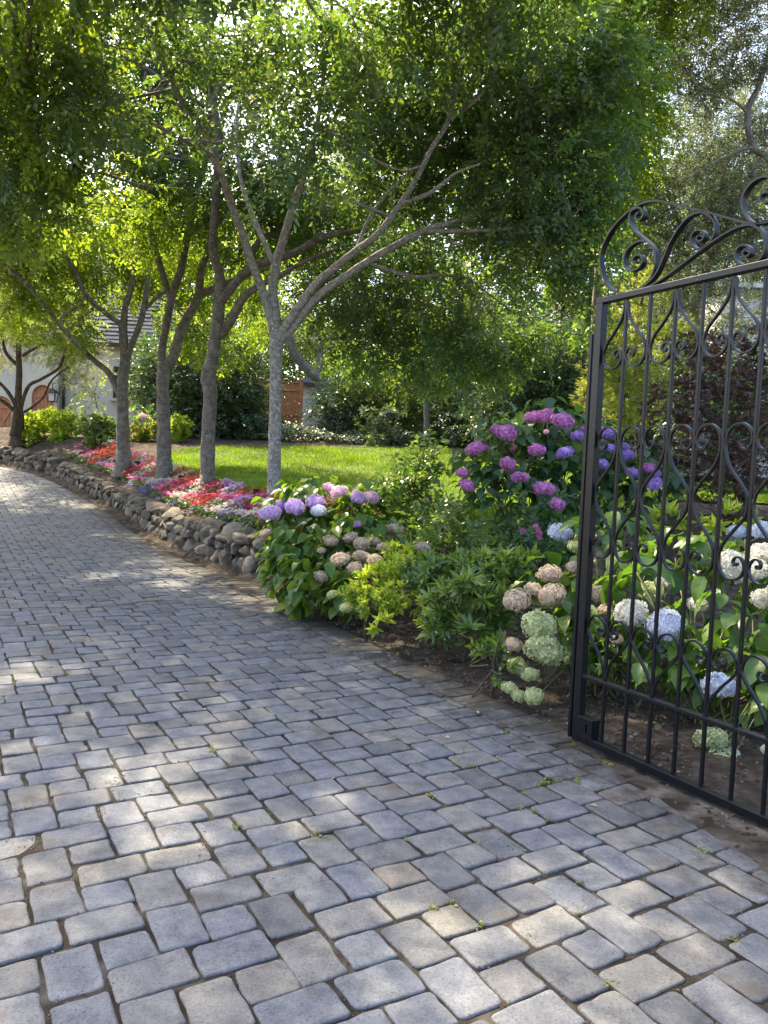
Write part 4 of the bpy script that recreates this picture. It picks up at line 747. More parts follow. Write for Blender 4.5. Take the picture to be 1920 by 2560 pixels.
gx0 = Xp(-260); slates('roof', (gx0-.3, 30.35, ze), (hx0+.2, 30.35, ze), (hx0+1.2, 34.4, 8.2), (gx0+1, 34.4, 8.2), rg); slates('roof', (hx0+.2, 38.5, ze), (gx0-.3, 38.5, ze), (gx0+1, 34.4, 8.2), (hx0+1.2, 34.4, 8.2), rg, .35)
m = MB(); m.box(((hx0+hx1)/2, 30.6, ze-.06), (hx1-hx0+.8, .12, .14)); m.build('gutter', DG, house)
m = MB(); m.tube([(Xp(161), 30.92, ze-.1), (Xp(161), 30.92, 1.9)], .055, 8); m.build('downpipe', DG, house, smooth=True)
def arch_door(pxa, pxb, pyt, pyb, Y):
    xa, xb = Xp(pxa, Y), Xp(pxb, Y); zb_, zt_ = Zp(pxa, pyb, Y), Zp(pxa, pyt, Y); r = (xb-xa)/2; zs = zt_-r; cx = (xa+xb)/2
    arc = [(cx+r*cos(a), zs+r*sin(a)) for a in np.linspace(0, pi, 13)]; out = [(xb, zb_)]+arc+[(xa, zb_)]
    s = MB(); o2 = [(cx+(x-cx)*1.32, z if k in (0, len(out)-1) else zs+(z-zs)*1.32) for k, (x, z) in enumerate(out)]
    n_ = len(out); V = [(x, Y-.14, z) for x, z in out]+[(x, Y-.14, z) for x, z in o2]+[(x, Y, z) for x, z in out]+[(x, Y, z) for x, z in o2]
    s.add(V, [(k, k+1, n_+k+1, n_+k) for k in range(n_-1)]+[(2*n_+k, 2*n_+k+1, k+1, k) for k in range(n_-1)]+[(n_+k, n_+k+1, 3*n_+k+1, 3*n_+k) for k in range(n_-1)]); s.build('door_surround', TR, house)
    d = MB(); npl = 6
    for k in range(npl):
        x0, x1 = xa+(xb-xa)*k/npl+.006, xa+(xb-xa)*(k+1)/npl-.006; xm = (x0+x1)/2; zt2 = zs+math.sqrt(max(0, r*r-(xm-cx)**2)); d.box((xm, Y-.02, (zb_+zt2)/2), (x1-x0, .03, zt2-zb_))
    for sg in (-1, 1): d.bar((xa+.04, Y-.045, zb_+.2), (xb-.04, Y-.045, zs) if sg > 0 else (xb-.04, Y-.045, zs), .09, .03, (0, 0, 1)) if sg > 0 else d.bar((xb-.04, Y-.048, zb_+.2), (xa+.04, Y-.048, zs), .09, .03, (0, 0, 1))
    d.box((cx, Y-.05, zs), (xb-xa-.04, .03, .1)); d.box((cx, Y-.05, zb_+.15), (xb-xa-.04, .03, .12)); d.build('plank_door', WD, house)
arch_door(83, 138, 962, 1112, 30.7); arch_door(-20, 34, 990, 1112, 30.7)
m = MB(); xa, xb, z0, z1 = Xp(287), Xp(364), Zp(300, 994), Zp(300, 920); cx, cz = (xa+xb)/2, (z0+z1)/2
wn = MB()
for s in (-1, 1): wn.box((cx+s*(xb-xa)/2, 30.95, cz), (.09, .12, z1-z0+.09)); 
wn.box((cx, 30.952, z1), (xb-xa, .116, .09)); wn.box((cx, 30.952, z0), (xb-xa, .116, .09)); wn.box((cx, 30.955, cz), (.05, .1, z1-z0-.09)); wn.box((cx, 30.957, cz), (xb-xa-.09, .09, .035))
wf = wn.build('window', DG, house); m.box((cx, 30.975, cz), (xb-xa, .03, z1-z0)); m.build('pane', GL, wf); m = MB(); m.box((cx, 30.9, z0-.1), (xb-xa+.35, .22, .1)); m.build('sill', TR, wf)
# wall lantern (fixed to the house)
lx_, ly_, lz_ = Xp(131, 30.2), 30.2, Zp(131, 993, 30.2); m = MB(); w1, w2, h_ = .12, .17, .34
for sx in (-1, 1):
    for sy in (-1, 1): m.bar((lx_+sx*w1, ly_+sy*w1, lz_-h_/2), (lx_+sx*w2, ly_+sy*w2, lz_+h_/2), .022, .022, (1, 0, 0))
m.box((lx_, ly_, lz_-h_/2-.012), (.28, .28, .024)); m.add([(lx_-w2-.03, ly_-w2-.03, lz_+h_/2), (lx_+w2+.03, ly_-w2-.03, lz_+h_/2), (lx_+w2+.03, ly_+w2+.03, lz_+h_/2), (lx_-w2-.03, ly_+w2+.03, lz_+h_/2), (lx_, ly_, lz_+h_/2+.2)], [(0, 1, 4), (1, 2, 4), (2, 3, 4), (3, 0, 4), (3, 2, 1, 0)])
m.tube(catmull([(lx_, ly_, lz_+.36), (lx_, ly_, lz_+.5), (lx_+.12, ly_+.2, lz_+.58), (lx_+.1, 30.6, lz_+.45), (lx_+.1, 30.62, lz_+.15)], 6), .016, 6)
la = m.build('wall_lantern', I, house); m = MB(); m.box((lx_, ly_, lz_), (.2, .2, .3)); LG_ = surf('seeded_glass', [(.5, .5, .46), (.6, .6, .55)], 4, .2, 0, spec=.8); m.build('lantern_glass', LG_, la)
# red fence, shed, neighbour
fb = gz(725, 29.5); fence = thing('wooden_fence', 'red-brown vertical board fence panel between the dark shrubs, sunlight put into its wood colour', 'fence', fb); Zb, Zt2 = Zp(725, 1052, 29.5), Zp(725, 958, 29.5); xa, xb = Xp(655, 29.5), Xp(750, 29.5); m = MB(); k = xa
while k < xb-.02: m.box((k+.068, 29.5, (Zb+Zt2)/2), (.13, .022, Zt2-Zb)); k += .142
m.build('boards', WD, fence); m = MB(); m.box(((xa+xb)/2, 29.46, Zt2-.25), (xb-xa, .04, .1)); m.build('rail', WD, fence); m = MB(); m.box(((xa+xb)/2, 29.463, Zb+.25), (xb-xa, .04, .1)); m.build('rail', WD, fence); m = MB(); m.box(((xa+xb)/2, 29.5, Zt2+.035), (xb-xa, .14, .04)); m.build('cap_rail', WD, fence)
for x in (xa-.05, xb+.05): m = MB(); m.box((x, 29.48, (Zb+Zt2)/2+.04), (.12, .12, Zt2-Zb+.2)); m.add([(x-.08, 29.4, Zt2+.14), (x+.08, 29.4, Zt2+.14), (x+.08, 29.56, Zt2+.14), (x-.08, 29.56, Zt2+.14), (x, 29.48, Zt2+.22)], [(0, 1, 4), (1, 2, 4), (2, 3, 4), (3, 0, 4), (3, 2, 1, 0)]); m.build('post', WD, fence)
WH = surf('white_painted_siding', [(.50, .50, .49), (.56, .56, .55)], 4, .6, .1)
def siding(name, label, xa, xb, Y, z0, z1, roofz, depth=3., cat='shed'):
    root = thing(name, label, cat, ((xa+xb)/2, Y, z0)); m = MB(); z = z0
    while z < z1: 
        m.add([(xa, Y, z), (xb, Y, z), (xb, Y+.02, z+.16), (xa, Y+.02, z+.16), (xa, Y+.02, z), (xb, Y+.02, z)], [(0, 1, 2, 3), (4, 5, 1, 0)]); z += .14
    m.box(((xa+xb)/2, Y+depth/2+.03, (z0+z1)/2), (xb-xa-.01, depth, z1-z0)); m.build('siding_wall', WH, root)
    r = MB(); ym = Y+depth/2
    for sg in (-1, 1):
        ye = Y-.3 if sg < 0 else Y+depth+.3; r.add([(xa-.3, ye, z1), (xb+.3, ye, z1), (xb+.3, ym, roofz), (xa-.3, ym, roofz), (xa-.3, ye, z1-.1), (xb+.3, ye, z1-.1), (xb+.3, ym, roofz-.1), (xa-.3, ym, roofz-.1)], [(0, 1, 2, 3), (7, 6, 5, 4), (4, 5, 1, 0), (0, 3, 7, 4), (1, 5, 6, 2)])
    r.build('roof', SL, root); return root
siding('garden_shed', 'small white sided shed peeking out to the right of the red fence', Xp(757, 31.5), Xp(850, 31.5), 31.5, 1.9, Zp(780, 958, 31.5), Zp(780, 935, 31.5), 3.)
siding('white_house', 'neighbouring white sided house glimpsed between the bars near the top right of the gate', Xp(1790, 24), Xp(2100, 24), 24, 1.8, Zp(1900, 725, 24), Zp(1900, 640, 24), 6., 'house')
siding('garden_shed', 'low pale outbuilding with grey roof behind the red maple', Xp(1700, 20.5), Xp(2020, 20.5), 20.5, 1.5, Zp(1850, 900, 20.5), Zp(1850, 845, 20.5), 2.6)
# ================================================================ FLOWER BED
def bed_pts(rg, n, d0, d1, y0, y1):
    s0 = s_acc[np.argmin(np.abs(EC[:, 1]-y0))]; s1 = s_acc[np.argmin(np.abs(EC[:, 1]-y1))]; s = rg.uniform(s0, s1, n); d = rg.uniform(d0, d1, n)
    k = np.clip(np.searchsorted(s_acc, s, 'right')-1, 0, len(EA)-1); t = ((s-s_acc[k])/EL[k])[:, None]
    p = EA[k]+ED[k]*t+EN[k]*d[:, None]; return p, s, d
rg = np.random.default_rng(21)
bp, bs_, bd = bed_pts(rg, 34000, .6, 2.75, 9.15, 22)
lim = 2.1+.35*np.sin(bs_*1.3)+.25*np.sin(bs_*3.1); lim = np.where(bp[:, 1] > 18.5, 1.5, lim); m = (bd < lim) & ~inpoly(bp, LP); bp, bs_, bd = bp[m], bs_[m], bd[m]
mound = .07+.12*np.abs(np.sin(bs_*4.2+bd*3))*np.abs(np.cos(bd*4.7+bs_)); bz = terrain(bp)+mound
n = len(bp); hgt_ = rg.uniform(.0, .05, n)
fl, _s, _d = bp[:, None], 0, 0
# colour drifts: nearest of random patch centres
nc = 130; cp, cs_, cdd = bed_pts(rg, nc, .55, 2.6, 9, 22)
ckind = rg.choice(6, nc, p=[.24, .2, .2, .14, .15, .07]); ckind = np.where((cdd < 1.0) & (rg.random(nc) < .6), rg.choice([3, 4, 5, 4], nc), ckind)
near_ = ((bp[:, None]-cp[None])**2).sum(2).argmin(1); kind = ckind[near_]; flip = rg.random(n) < .16; kind = np.where(flip, rg.integers(0, 5, n), kind)
BM = [petal('scarlet_petals', [(.42, .012, .018), (.58, .03, .025)], .25), petal('coral_petals', [(.55, .055, .03), (.66, .12, .06)], .25), petal('crimson_pink_petals', [(.38, .014, .09), (.5, .04, .18)], .25),
 petal('hot_pink_petals', [(.5, .06, .26), (.66, .18, .42)], .25), HP['white'], petal('mauve_petals', [(.42, .25, .6), (.58, .42, .72)], .25)]
def blossom(k=5):
    V = []; F = []
    for i in range(k):
        a = i*2*pi/k; b = pi/k*1.05
        for r_, t in ((.05, 0), (.42, -b*.75), (.52, 0), (.42, b*.75)): V.append((r_*cos(a+t), r_*sin(a+t), .06*r_))
        F.append((4*i, 4*i+1, 4*i+2, 4*i+3))
    return np.array(V), np.array(F)
BT = [blossom(5), blossom(4)]
use = rg.random(n) < .85*(.6+.75*(np.sin(bp[:, 0]*9)*np.sin(bp[:, 1]*8) > -.35)); Vv = []; Ff = []; Mi = []; c0 = 0
for c in range(6):
    q = use & (kind == c); k = q.sum(); P = np.column_stack([bp[q], bz[q]+hgt_[q]+.065])
    V, Fq = scatter(BT, P, rg.normal(size=(k, 3))*[1, 1, .25], np.array([0, -.35, 1.])+rg.normal(size=(k, 3))*.4, rg.uniform(.04, .058, k), rg); 
    for f in Fq: Ff.append(f+c0); Mi.append(np.full(len(f), c))
    Vv.append(V); c0 += len(V)
k = n; V, Fq = scatter([simple_leaf(.6, .15, .2), simple_leaf(.5, .2, .3)], np.column_stack([bp, bz+rg.uniform(-.06, .045, n)]), rg.normal(size=(n, 3))*[1, 1, .4], np.array([0, -.2, 1.])+rg.normal(size=(n, 3))*.35, rg.uniform(.045, .075, n), rg)
for f in Fq: Ff.append(f+c0); Mi.append(np.full(len(f), 6))
Vv.append(V); c0 += len(V)
# group faces by size for the mesh builder
fq = [f for f in Ff if f.shape[1] == 4]; ft = [f for f in Ff if f.shape[1] == 3]; mq = [m for f, m in zip(Ff, Mi) if f.shape[1] == 4]; mt_ = [m for f, m in zip(Ff, Mi) if f.shape[1] == 3]
tag(mesh('bedding_flowers', np.concatenate(Vv), [np.concatenate(fq), np.concatenate(ft)], BM+[MT['shrub']], mi=np.concatenate(mq+mt_)), 'red, coral, pink and white bedding flowers carpeting the bed around the four trunks', 'flower bed', kind='stuff')
# blue edging flowers
lp, ls_, ld = bed_pts(rg, 26, .62, .95, 9.2, 17.5); P = []
for p in lp:
    k = 130; q = p+rg.normal(size=(k, 2))*.085; P.append(np.column_stack([q, terrain(q)+.04+.09*np.exp(-((q-p)**2).sum(1)/.012)]))
P = np.concatenate(P); k = len(P)
BLU = petal('blue_petals', [(.10, .12, .5), (.2, .22, .65), (.5, .5, .8)], .2)
tag(put('edging_flowers', scatter([blossom(5)], P, rg.normal(size=(k, 3))*[1, 1, .3], np.array([0, -.4, 1.])+rg.normal(size=(k, 3))*.4, .026, rg), BLU), 'tiny blue edging flowers in clumps along the top of the stone wall', 'edging flowers', kind='stuff')
for k, ((px, py), lab) in enumerate([((642, 1262), 'nearest the lilac hydrangeas'), ((453, 1222), 'left of the knotted trunk'), ((344, 1180), 'left of the V-shaped trunk'), ((252, 1150), 'left of the farthest bed tree')]):
    p = UT(px, py); p = np.array([p[0], p[1], TZ(p[0], p[1])]); r = thing('garden_light', 'small dark cylindrical garden light in the flowers '+lab, 'garden light', tuple(p), 'garden lights in the flower bed')
    m = MB(); m.tube([p+[0, 0, -.08], p+[0, 0, .1]], .012, 6); m.build('stake', I, r); m = MB(); m.tube([p+[-.012, 0, .08], p+[0, -.01, .12], p+[.0, -.02, .24]], [.05, .062, .066], 14); m.tube([p+[0, -.02, .236], p+[0, -.02, .25]], [.072, .072], 14); m.build('housing', MT['iron'], r, smooth=False)
# ================================================================ HYDRANGEAS
def head_mesh(name, col, seed, petals=120, ps=.22, sq=.82):
    rg = np.random.default_rng(seed); n = petals; i = np.arange(n)+.5; ph = np.arccos(1-2*i/n*.93); th = pi*(1+5**.5)*i
    d = np.stack([np.cos(th)*np.sin(ph), np.sin(th)*np.sin(ph), np.cos(ph)], 1)+rg.normal(size=(n, 3))*.06; d = nrm(d); lump = 1+.13*np.sin(d[:, 0]*5+seed)*np.sin(d[:, 1]*6+seed)+.08*np.sin(d[:, 2]*8+d[:, 0]*4+seed)
    P = d*np.array([1, 1, sq])*(.93*lump+rg.normal(size=n)*.05)[:, None]
    def floret():
        V = []; F = []
        for k in range(4):
            a = k*pi/2; 
            for r_, t, z in ((.02, 0, 0), (.55, -.62, .12), (.72, -.3, .2), (.78, 0, .1), (.72, .3, .2), (.55, .62, .12)): V.append((r_*cos(a+t), r_*sin(a+t), z-.02+rg.normal()*.05))
            F += [(6*k, 6*k+1, 6*k+2, 6*k+3), (6*k, 6*k+3, 6*k+4, 6*k+5)]
        return np.array(V), np.array(F)
    V, F_ = scatter([floret() for _ in range(5)], P, np.cross(d, rg.normal(size=(n, 3))), d+rg.normal(size=(n, 3))*.22, ps*rg.uniform(.85, 1.2, n), rg)
    iv, if_ = ICO[2]; V = np.concatenate([V, iv*np.array([.76, .76, .76*sq])-[0, 0, .05]]); F2 = if_+len(V)-len(iv)
    me = mesh(name, V, F_+[F2], [HP[col], HP[col]], mi=np.concatenate([np.zeros(sum(len(f) for f in F_)), np.ones(len(F2))])); return me
HEADS = {}
def bush(name, label, base, clumps, heads, seed, leafm, leaf=.13, dens=260, wd=.68, group='hydrangea bushes beside the drive', Yh=None, cat='hydrangea', droop=-.45):
    """heads: (px, py, r_px, colour, Y)"""
    rg = np.random.default_rng(seed); base = np.array(base, float); root = thing(name, label, cat, tuple(base), group); cl = [px_clump(*c) for c in clumps]; mb = MB()
    for c, r in cl:
        for _ in range(3):
            e = c+rg.normal(size=3)*r*.4; b0 = base+np.append(rg.normal(size=2)*.1, -.05); mb.tube(catmull([b0, b0*.45+e*.55+rg.normal(size=3)*.05+[0, 0, .05], e], 5), np.linspace(.009, .0045, 11), 6)
    C = np.array([c for c, r in cl]); hp = []
    for (px, py, rp, colr, Y) in heads:
        p = U(px, py, Y); hp.append((p, rp*Y/F, colr)); a = C[((C-p)**2).sum(1).argmin()]; mb.tube(catmull([a+rg.normal(size=3)*.04, (a+p)/2+[0, 0, -.03], p-[0, 0, rp*Y/F*.5]], 5), .0045, 6)
    mb.build('stems', MT['stem'], root, smooth=True)
    T = [broad_leaf(wd*rg.uniform(.88, 1.1), rg.uniform(.15, .5), rg.uniform(.1, .35), rng=rg) for _ in range(8)]
    P = []; D = []
    for c, r in cl:
        n = int(dens*pi*(r[0]*r[1]*r[2])**(2/3)); p, d = blob_points(rg, n, c, r, .6); P.append(p); D.append(d)
    P = np.concatenate(P); D = np.concatenate(D); gzt = terrain(P[:, :2])+.04; ok = P[:, 2] > gzt
    dd_, _ = edge_d(P[:, :2]); 
    for p, r, c_ in hp: ok &= ((P-p)**2).sum(1) > (r*1.02)**2
    Pd = P-CAM; dist = np.linalg.norm(Pd, axis=1)
    for p, r, c_ in hp:
        q = p-CAM; L = np.linalg.norm(q); ang = np.linalg.norm(Pd/dist[:, None]-q/L, axis=1); ok &= ~((ang < (r*1.15+leaf*.3)/L) & (dist < L+r*.3) & (dist > L-.9))
    P = P[ok]; D = D[ok]; n = len(P); hz = D*[1, 1, .15]+rg.normal(size=(n, 3))*[.55, .55, .25]+[0, 0, droop]
    put('leaves', scatter(T, P, hz, D*.35+rg.normal(size=(n, 3))*.22+[0, 0, 1.], leaf*rg.uniform(.6, 1.15, n), rg), leafm, root, smooth=True)
    for p, r, c_ in hp:
        key = (c_, int(rg.integers(2)))
        if key not in HEADS:
            big = c_ in ('white', 'bluewhite', 'green'); o = head_mesh('flower_head', c_, 50+len(HEADS), 120 if big else 170, .3 if big else .22, .74 if big else .7); HEADS[key] = o; first = True
        else: o = HEADS[key].copy(); COL.objects.link(o)
        o.parent = root; o.location = p-base; o.rotation_euler = (rg.normal()*.25, rg.normal()*.25, rg.uniform(0, 6.28)); s = r*.93; o.scale = (s*rg.uniform(.92, 1.12), s*rg.uniform(.92, 1.08), s*rg.uniform(.88, 1.08))
    return root
z4 = lambda x, y, r, c, Y: (600+x/1.975, 1100+y/1.975, r/1.975, c, Y)
h1 = [(a, b, r_*(1.12 if c in ('lilac', 'pink', 'violet', 'bluewhite') else 1.08), c, Y) for a, b, r_, c, Y in [z4(*q) for q in [(148, 360, 50, 'lilac', 8.0), (270, 330, 50, 'lilac', 8.0), (215, 320, 38, 'violet', 8.3), (372, 305, 42, 'lilac', 8.1), (388, 350, 36, 'bluewhite', 7.9), (440, 240, 37, 'pink', 8.5), (490, 255, 42, 'pink', 8.3), (585, 285, 43, 'lilac', 8.3), (645, 283, 40, 'pink', 8.3),
 (545, 480, 35, 'dry', 7.5), (600, 515, 42, 'dry', 7.4), (445, 497, 38, 'dry', 7.5), (665, 503, 30, 'dry', 7.5), (710, 530, 37, 'dry', 7.3), (403, 545, 22, 'dry', 7.4), (495, 587, 48, 'dry', 7.1), (600, 575, 40, 'dry', 7.15), (668, 595, 42, 'dry', 7.05), (567, 630, 36, 'dry', 7.), (770, 440, 42, 'dry', 7.9), (905, 530, 36, 'dry', 7.2),
 (400, 675, 35, 'dry', 7.1), (455, 763, 27, 'green', 6.9), (525, 828, 32, 'green', 6.7), (960, 630, 34, 'dry', 6.9), (995, 612, 24, 'dry', 6.9), (575, 415, 22, 'lilac', 7.9), (690, 650, 36, 'dry', 6.9), (130, 460, 34, 'dry', 8.2)]]]
bush('hydrangea', 'wide hydrangea at the end of the stone wall with lilac, pink and faded dusty heads', (UT(800, 1500)[0]+.25, 7.8, TZ(UT(800, 1500)[0]+.25, 7.8)), [(730, 1260, 8.4, 70, 40), (700, 1310, 8.3, 40, 50), (800, 1250, 8.5, 90, 60), (900, 1270, 8.3, 90, 60), (760, 1340, 7.9, 110, 70), (880, 1350, 7.7, 90, 60), (725, 1430, 7.7, 60, 60), (820, 1430, 7.3, 90, 60), (760, 1490, 7.4, 50, 34), (980, 1370, 7.3, 60, 60), (870, 1480, 7.1, 60, 50), (705, 1380, 8., 40, 50)], h1, 61, MT['hyleaf'], .165, 520)
z5_ = lambda x, y, r, c, Y=7.6: (1100+x/2.765, 980+y/2.765, r/2.765, c, Y)
h2 = [z5_(*q) for q in [(640, 175, 56, 'magenta'), (725, 165, 60, 'magenta', 7.8), (850, 198, 72, 'magenta', 7.5), (400, 265, 48, 'magenta', 7.7), (462, 282, 70, 'magenta'), (245, 388, 57, 'magenta'), (318, 392, 32, 'magenta', 7.8), (470, 500, 58, 'magenta', 7.4), (670, 402, 57, 'magenta', 7.4), (862, 418, 54, 'violet', 7.4), (952, 305, 50, 'violet'), (160, 562, 47, 'magenta'), (192, 645, 52, 'magenta', 7.5), (553, 590, 52, 'magenta', 7.3), (722, 668, 70, 'magenta', 7.1), (812, 775, 54, 'magenta', 7.),
 (1000, 262, 34, 'magenta', 7.8), (1120, 495, 42, 'violet'), (1160, 285, 55, 'violet', 7.8), (1175, 390, 42, 'violet', 7.7), (1270, 380, 40, 'violet', 7.9), (1290, 442, 50, 'violet', 7.8), (1330, 560, 46, 'violet', 7.9), (1440, 530, 46, 'magenta', 8), (1490, 565, 34, 'violet', 8), (1485, 642, 52, 'violet', 7.8), (500, 385, 28, 'magenta', 7.8), (735, 275, 20, 'pink', 7.6), (1240, 320, 30, 'violet', 7.8)]]
bx2 = U(1330, 1300, 7.9)
h2 = [(a, b, r_*1.12, c, Y) for a, b, r_, c, Y in h2]
bush('hydrangea', 'tall dark-leaved hydrangea with magenta and violet heads behind the gate post', (bx2[0], 7.9, TZ(bx2[0], 7.9)), [(1270, 1080, 7.9, 90, 50), (1370, 1060, 8, 90, 60), (1190, 1150, 7.9, 60, 50), (1230, 1210, 7.7, 70, 60), (1300, 1160, 7.8, 100, 60), (1400, 1160, 8., 90, 80), (1350, 1260, 7.8, 90, 70), (1480, 1130, 8.2, 90, 80), (1560, 1170, 8.3, 90, 60), (1480, 1250, 8.2, 80, 70), (1600, 1240, 8.3, 70, 60), (1650, 1190, 8.4, 50, 50), (1380, 1350, 7.9, 60, 60)], h2, 62, MT['hydark'], .16, 330)
r3_ = lambda x, y, r, c, Y: (1360+x/2.2125, 1150+y/2.2125, r/2.2125, c, Y)
h3 = [z4(1365, 790, 72, 'dry', 5.3), z4(1540, 765, 70, 'dry', 5.3), z4(1450, 740, 50, 'dry', 5.5), z4(1530, 662, 66, 'dry', 5.5), z4(1480, 915, 88, 'green', 5.), z4(1500, 1035, 95, 'green', 4.95), z4(1350, 1010, 52, 'dry', 5.1), z4(1370, 1115, 54, 'green', 5.), z4(1432, 1157, 46, 'green', 4.9), z4(1330, 1225, 42, 'green', 4.85), z4(1372, 1262, 40, 'green', 4.8), z4(1448, 1265, 54, 'green', 4.75), z4(1582, 458, 62, 'bluewhite', 6.2),
 r3_(300, 530, 66, 'dry', 5.9), r3_(305, 742, 62, 'dry', 5.5), r3_(345, 825, 50, 'dry', 5.3), r3_(160, 590, 40, 'dry', 5.7), r3_(170, 480, 42, 'green', 5.9)]
b3 = U(1490, 1600, 5.5)
bush('hydrangea', 'hydrangea left of the gate post with dusty pink and green heads drooping to the soil', (b3[0], 5.3, TZ(b3[0], 5.3)), [(1400, 1440, 5.6, 90, 60), (1500, 1420, 5.7, 80, 60), (1440, 1520, 5.35, 90, 70), (1520, 1530, 5.4, 80, 70), (1450, 1620, 5.2, 80, 50), (1540, 1620, 5.3, 60, 50), (1460, 1340, 6., 60, 50), (1540, 1340, 6, 70, 60)], h3, 63, MT['hyleaf'], .16, 430)
h4 = [r3_(480, 845, 95, 'white', 4.9), r3_(665, 912, 95, 'bluewhite', 4.7), r3_(680, 680, 66, 'white', 5.4), r3_(590, 730, 70, 'green', 5.3), r3_(850, 800, 56, 'white', 5.1), r3_(1050, 585, 95, 'white', 5.1), r3_(1150, 610, 80, 'white', 5.), r3_(1200, 520, 80, 'white', 5.2), r3_(1205, 390, 62, 'bluewhite', 5.8), r3_(1065, 400, 55, 'bluewhite', 6.2), r3_(1215, 770, 66, 'white', 4.8), r3_(970, 1250, 96, 'bluewhite', 4.3), r3_(1110, 1190, 62, 'green', 4.5),
 r3_(925, 1545, 84, 'green', 4.2), r3_(960, 1655, 92, 'green', 4.15), r3_(900, 1640, 60, 'green', 4.2), r3_(1040, 1640, 50, 'white', 4.15), r3_(1240, 1610, 40, 'white', 4.), r3_(1330, 700, 90, 'white', 4.6), r3_(1380, 1000, 95, 'bluewhite', 4.3), r3_(400, 990, 40, 'dry', 4.9)]
h4 = [(a, b, r_*1.02, c, Y) for a, b, r_, c, Y in h4]
b4 = U(1790, 1700, 4.75)
bush('hydrangea', 'large bright-leaved hydrangea with white and pale blue heads seen through the gate', (b4[0], 4.75, TZ(b4[0], 4.75)), [(1590, 1420, 5.3, 80, 60), (1700, 1380, 5.5, 90, 60), (1830, 1370, 5.4, 100, 60), (1930, 1420, 5.1, 80, 80), (1640, 1530, 4.95, 90, 70), (1760, 1500, 5., 100, 80), (1880, 1540, 4.8, 100, 90), (1680, 1640, 4.8, 90, 60), (1800, 1660, 4.7, 90, 70), (1930, 1700, 4.5, 80, 80), (1590, 1610, 5., 60, 60), (2060, 1500, 4.8, 110, 120), (2020, 1720, 4.5, 90, 90)], h4, 64, MT['hyleaf2'], .18, 330)
h5 = [(357, 1040, 10, 'pink', 23.6), (300, 1060, 5, 'white', 23.6), (325, 1030, 6, 'white', 23.8)]
bush('hydrangea', 'distant hydrangea with one pale pink head by the house window', gz(365, 24.2), [(345, 1030, 24.2, 26, 18), (370, 1040, 24.2, 24, 20), (385, 1025, 24.3, 18, 16)], h5, 65, MT['hyleaf2'], .2, 60)
# ================================================================ SHRUBS BY THE DRIVE
def sh(name, label, px, Y, cl, tpl, leaf, dens, mt, seed, **k):
    p = U(px, 1300, Y); return stand(name, label, 'shrub', (p[0], p[1], TZ(p[0], p[1])-.02), cl, tpl, leaf, dens, MT[mt], MT['bark_dark'], seed, stem_r=.012, cname='foliage', tname='stems', **k)
sh('mock_orange', 'low yellow-green shrub with whorled leaves spilling toward the pavers', 930, 6.6, [(950, 1450, 6.6, 60, 36), (885, 1480, 6.3, 34, 18), (925, 1505, 6.2, 44, 26), (1020, 1420, 6.8, 50, 36), (990, 1500, 6.3, 44, 30), (955, 1562, 6., 16, 12), (1000, 1380, 7., 34, 16), (1070, 1530, 6.1, 30, 22)], wh(11, .36, simple_leaf, .45), .07, 750, 'lime', 401, droop=.1, tw=9)
sh('laurel_shrub', 'dark green shrub with narrow pointed leaf rosettes left of the dusty hydrangea', 1170, 6.1, [(1080, 1450, 6.5, 66, 50), (1110, 1560, 5.9, 40, 30), (1190, 1480, 5.7, 50, 40), (1160, 1420, 6.4, 60, 36), (1225, 1440, 6.2, 66, 46), (1140, 1510, 6., 70, 46), (1225, 1520, 5.8, 60, 46), (1290, 1410, 6.2, 40, 26), (1170, 1590, 5.6, 40, 28), (1235, 1630, 5.3, 32, 18)], wh(11, .26, simple_leaf, .5), .105, 520, 'shrub', 402, droop=.25, tw=9)
sh('camellia', 'upright glossy-leaved camellia in front of the lawn', 1030, 8.6, [(1010, 1200, 8.7, 34, 36), (1055, 1170, 8.7, 26, 40), (1000, 1270, 8.6, 40, 34), (1060, 1240, 8.6, 34, 40), (1010, 1320, 8.4, 44, 30), (1062, 1122, 8.8, 8, 12)], sp(8, 3.2, simple_leaf, .48), .085, 480, 'shrub', 403, droop=.25, tw=8)
sh('gardenia', 'shorter glossy shrub with pale-tipped leaves between the camellia and bare soil', 1120, 7.7, [(1090, 1310, 7.9, 44, 28), (1140, 1305, 7.8, 34, 26), (1060, 1370, 7.6, 46, 30), (1120, 1370, 7.6, 44, 30), (1160, 1345, 7.7, 20, 26)], sp(8, 3, simple_leaf, .5), .075, 600, 'shrub', 404, droop=.1, tw=8)
fu = sh('fuchsia', 'leafy green shrub with a few dangling small pink flowers under the magenta hydrangea', 1330, 7.1, [(1300, 1330, 7.3, 46, 40), (1340, 1290, 7.2, 40, 30), (1360, 1380, 6.9, 46, 46), (1300, 1400, 7., 36, 30), (1265, 1350, 7.4, 22, 18)], sp(8, 3, simple_leaf, .6), .078, 520, 'hydark', 405, tw=8)
P = np.array([U(1339+dx, 1322+dy, 6.75) for dx, dy in [(0, -8), (4, 0), (3, 8), (6, 16), (10, 22), (-30, 3), (-33, 8), (12, 10), (8, 4)]]); 
put('blossoms', scatter([blossom(5)], P, rg.normal(size=(9, 3)), np.array([0, -1, .2])+rg.normal(size=(9, 3))*.3, .05, rg), BM[3], fu)
sh('azalea', 'small leafy azalea low behind the bottom of the gate', 1590, 5., [(1560, 1660, 5., 60, 30), (1640, 1690, 4.8, 50, 26), (1500, 1640, 5.2, 40, 24)], wh(9, .32, simple_leaf, .5), .075, 260, 'shrub', 406, tw=6)
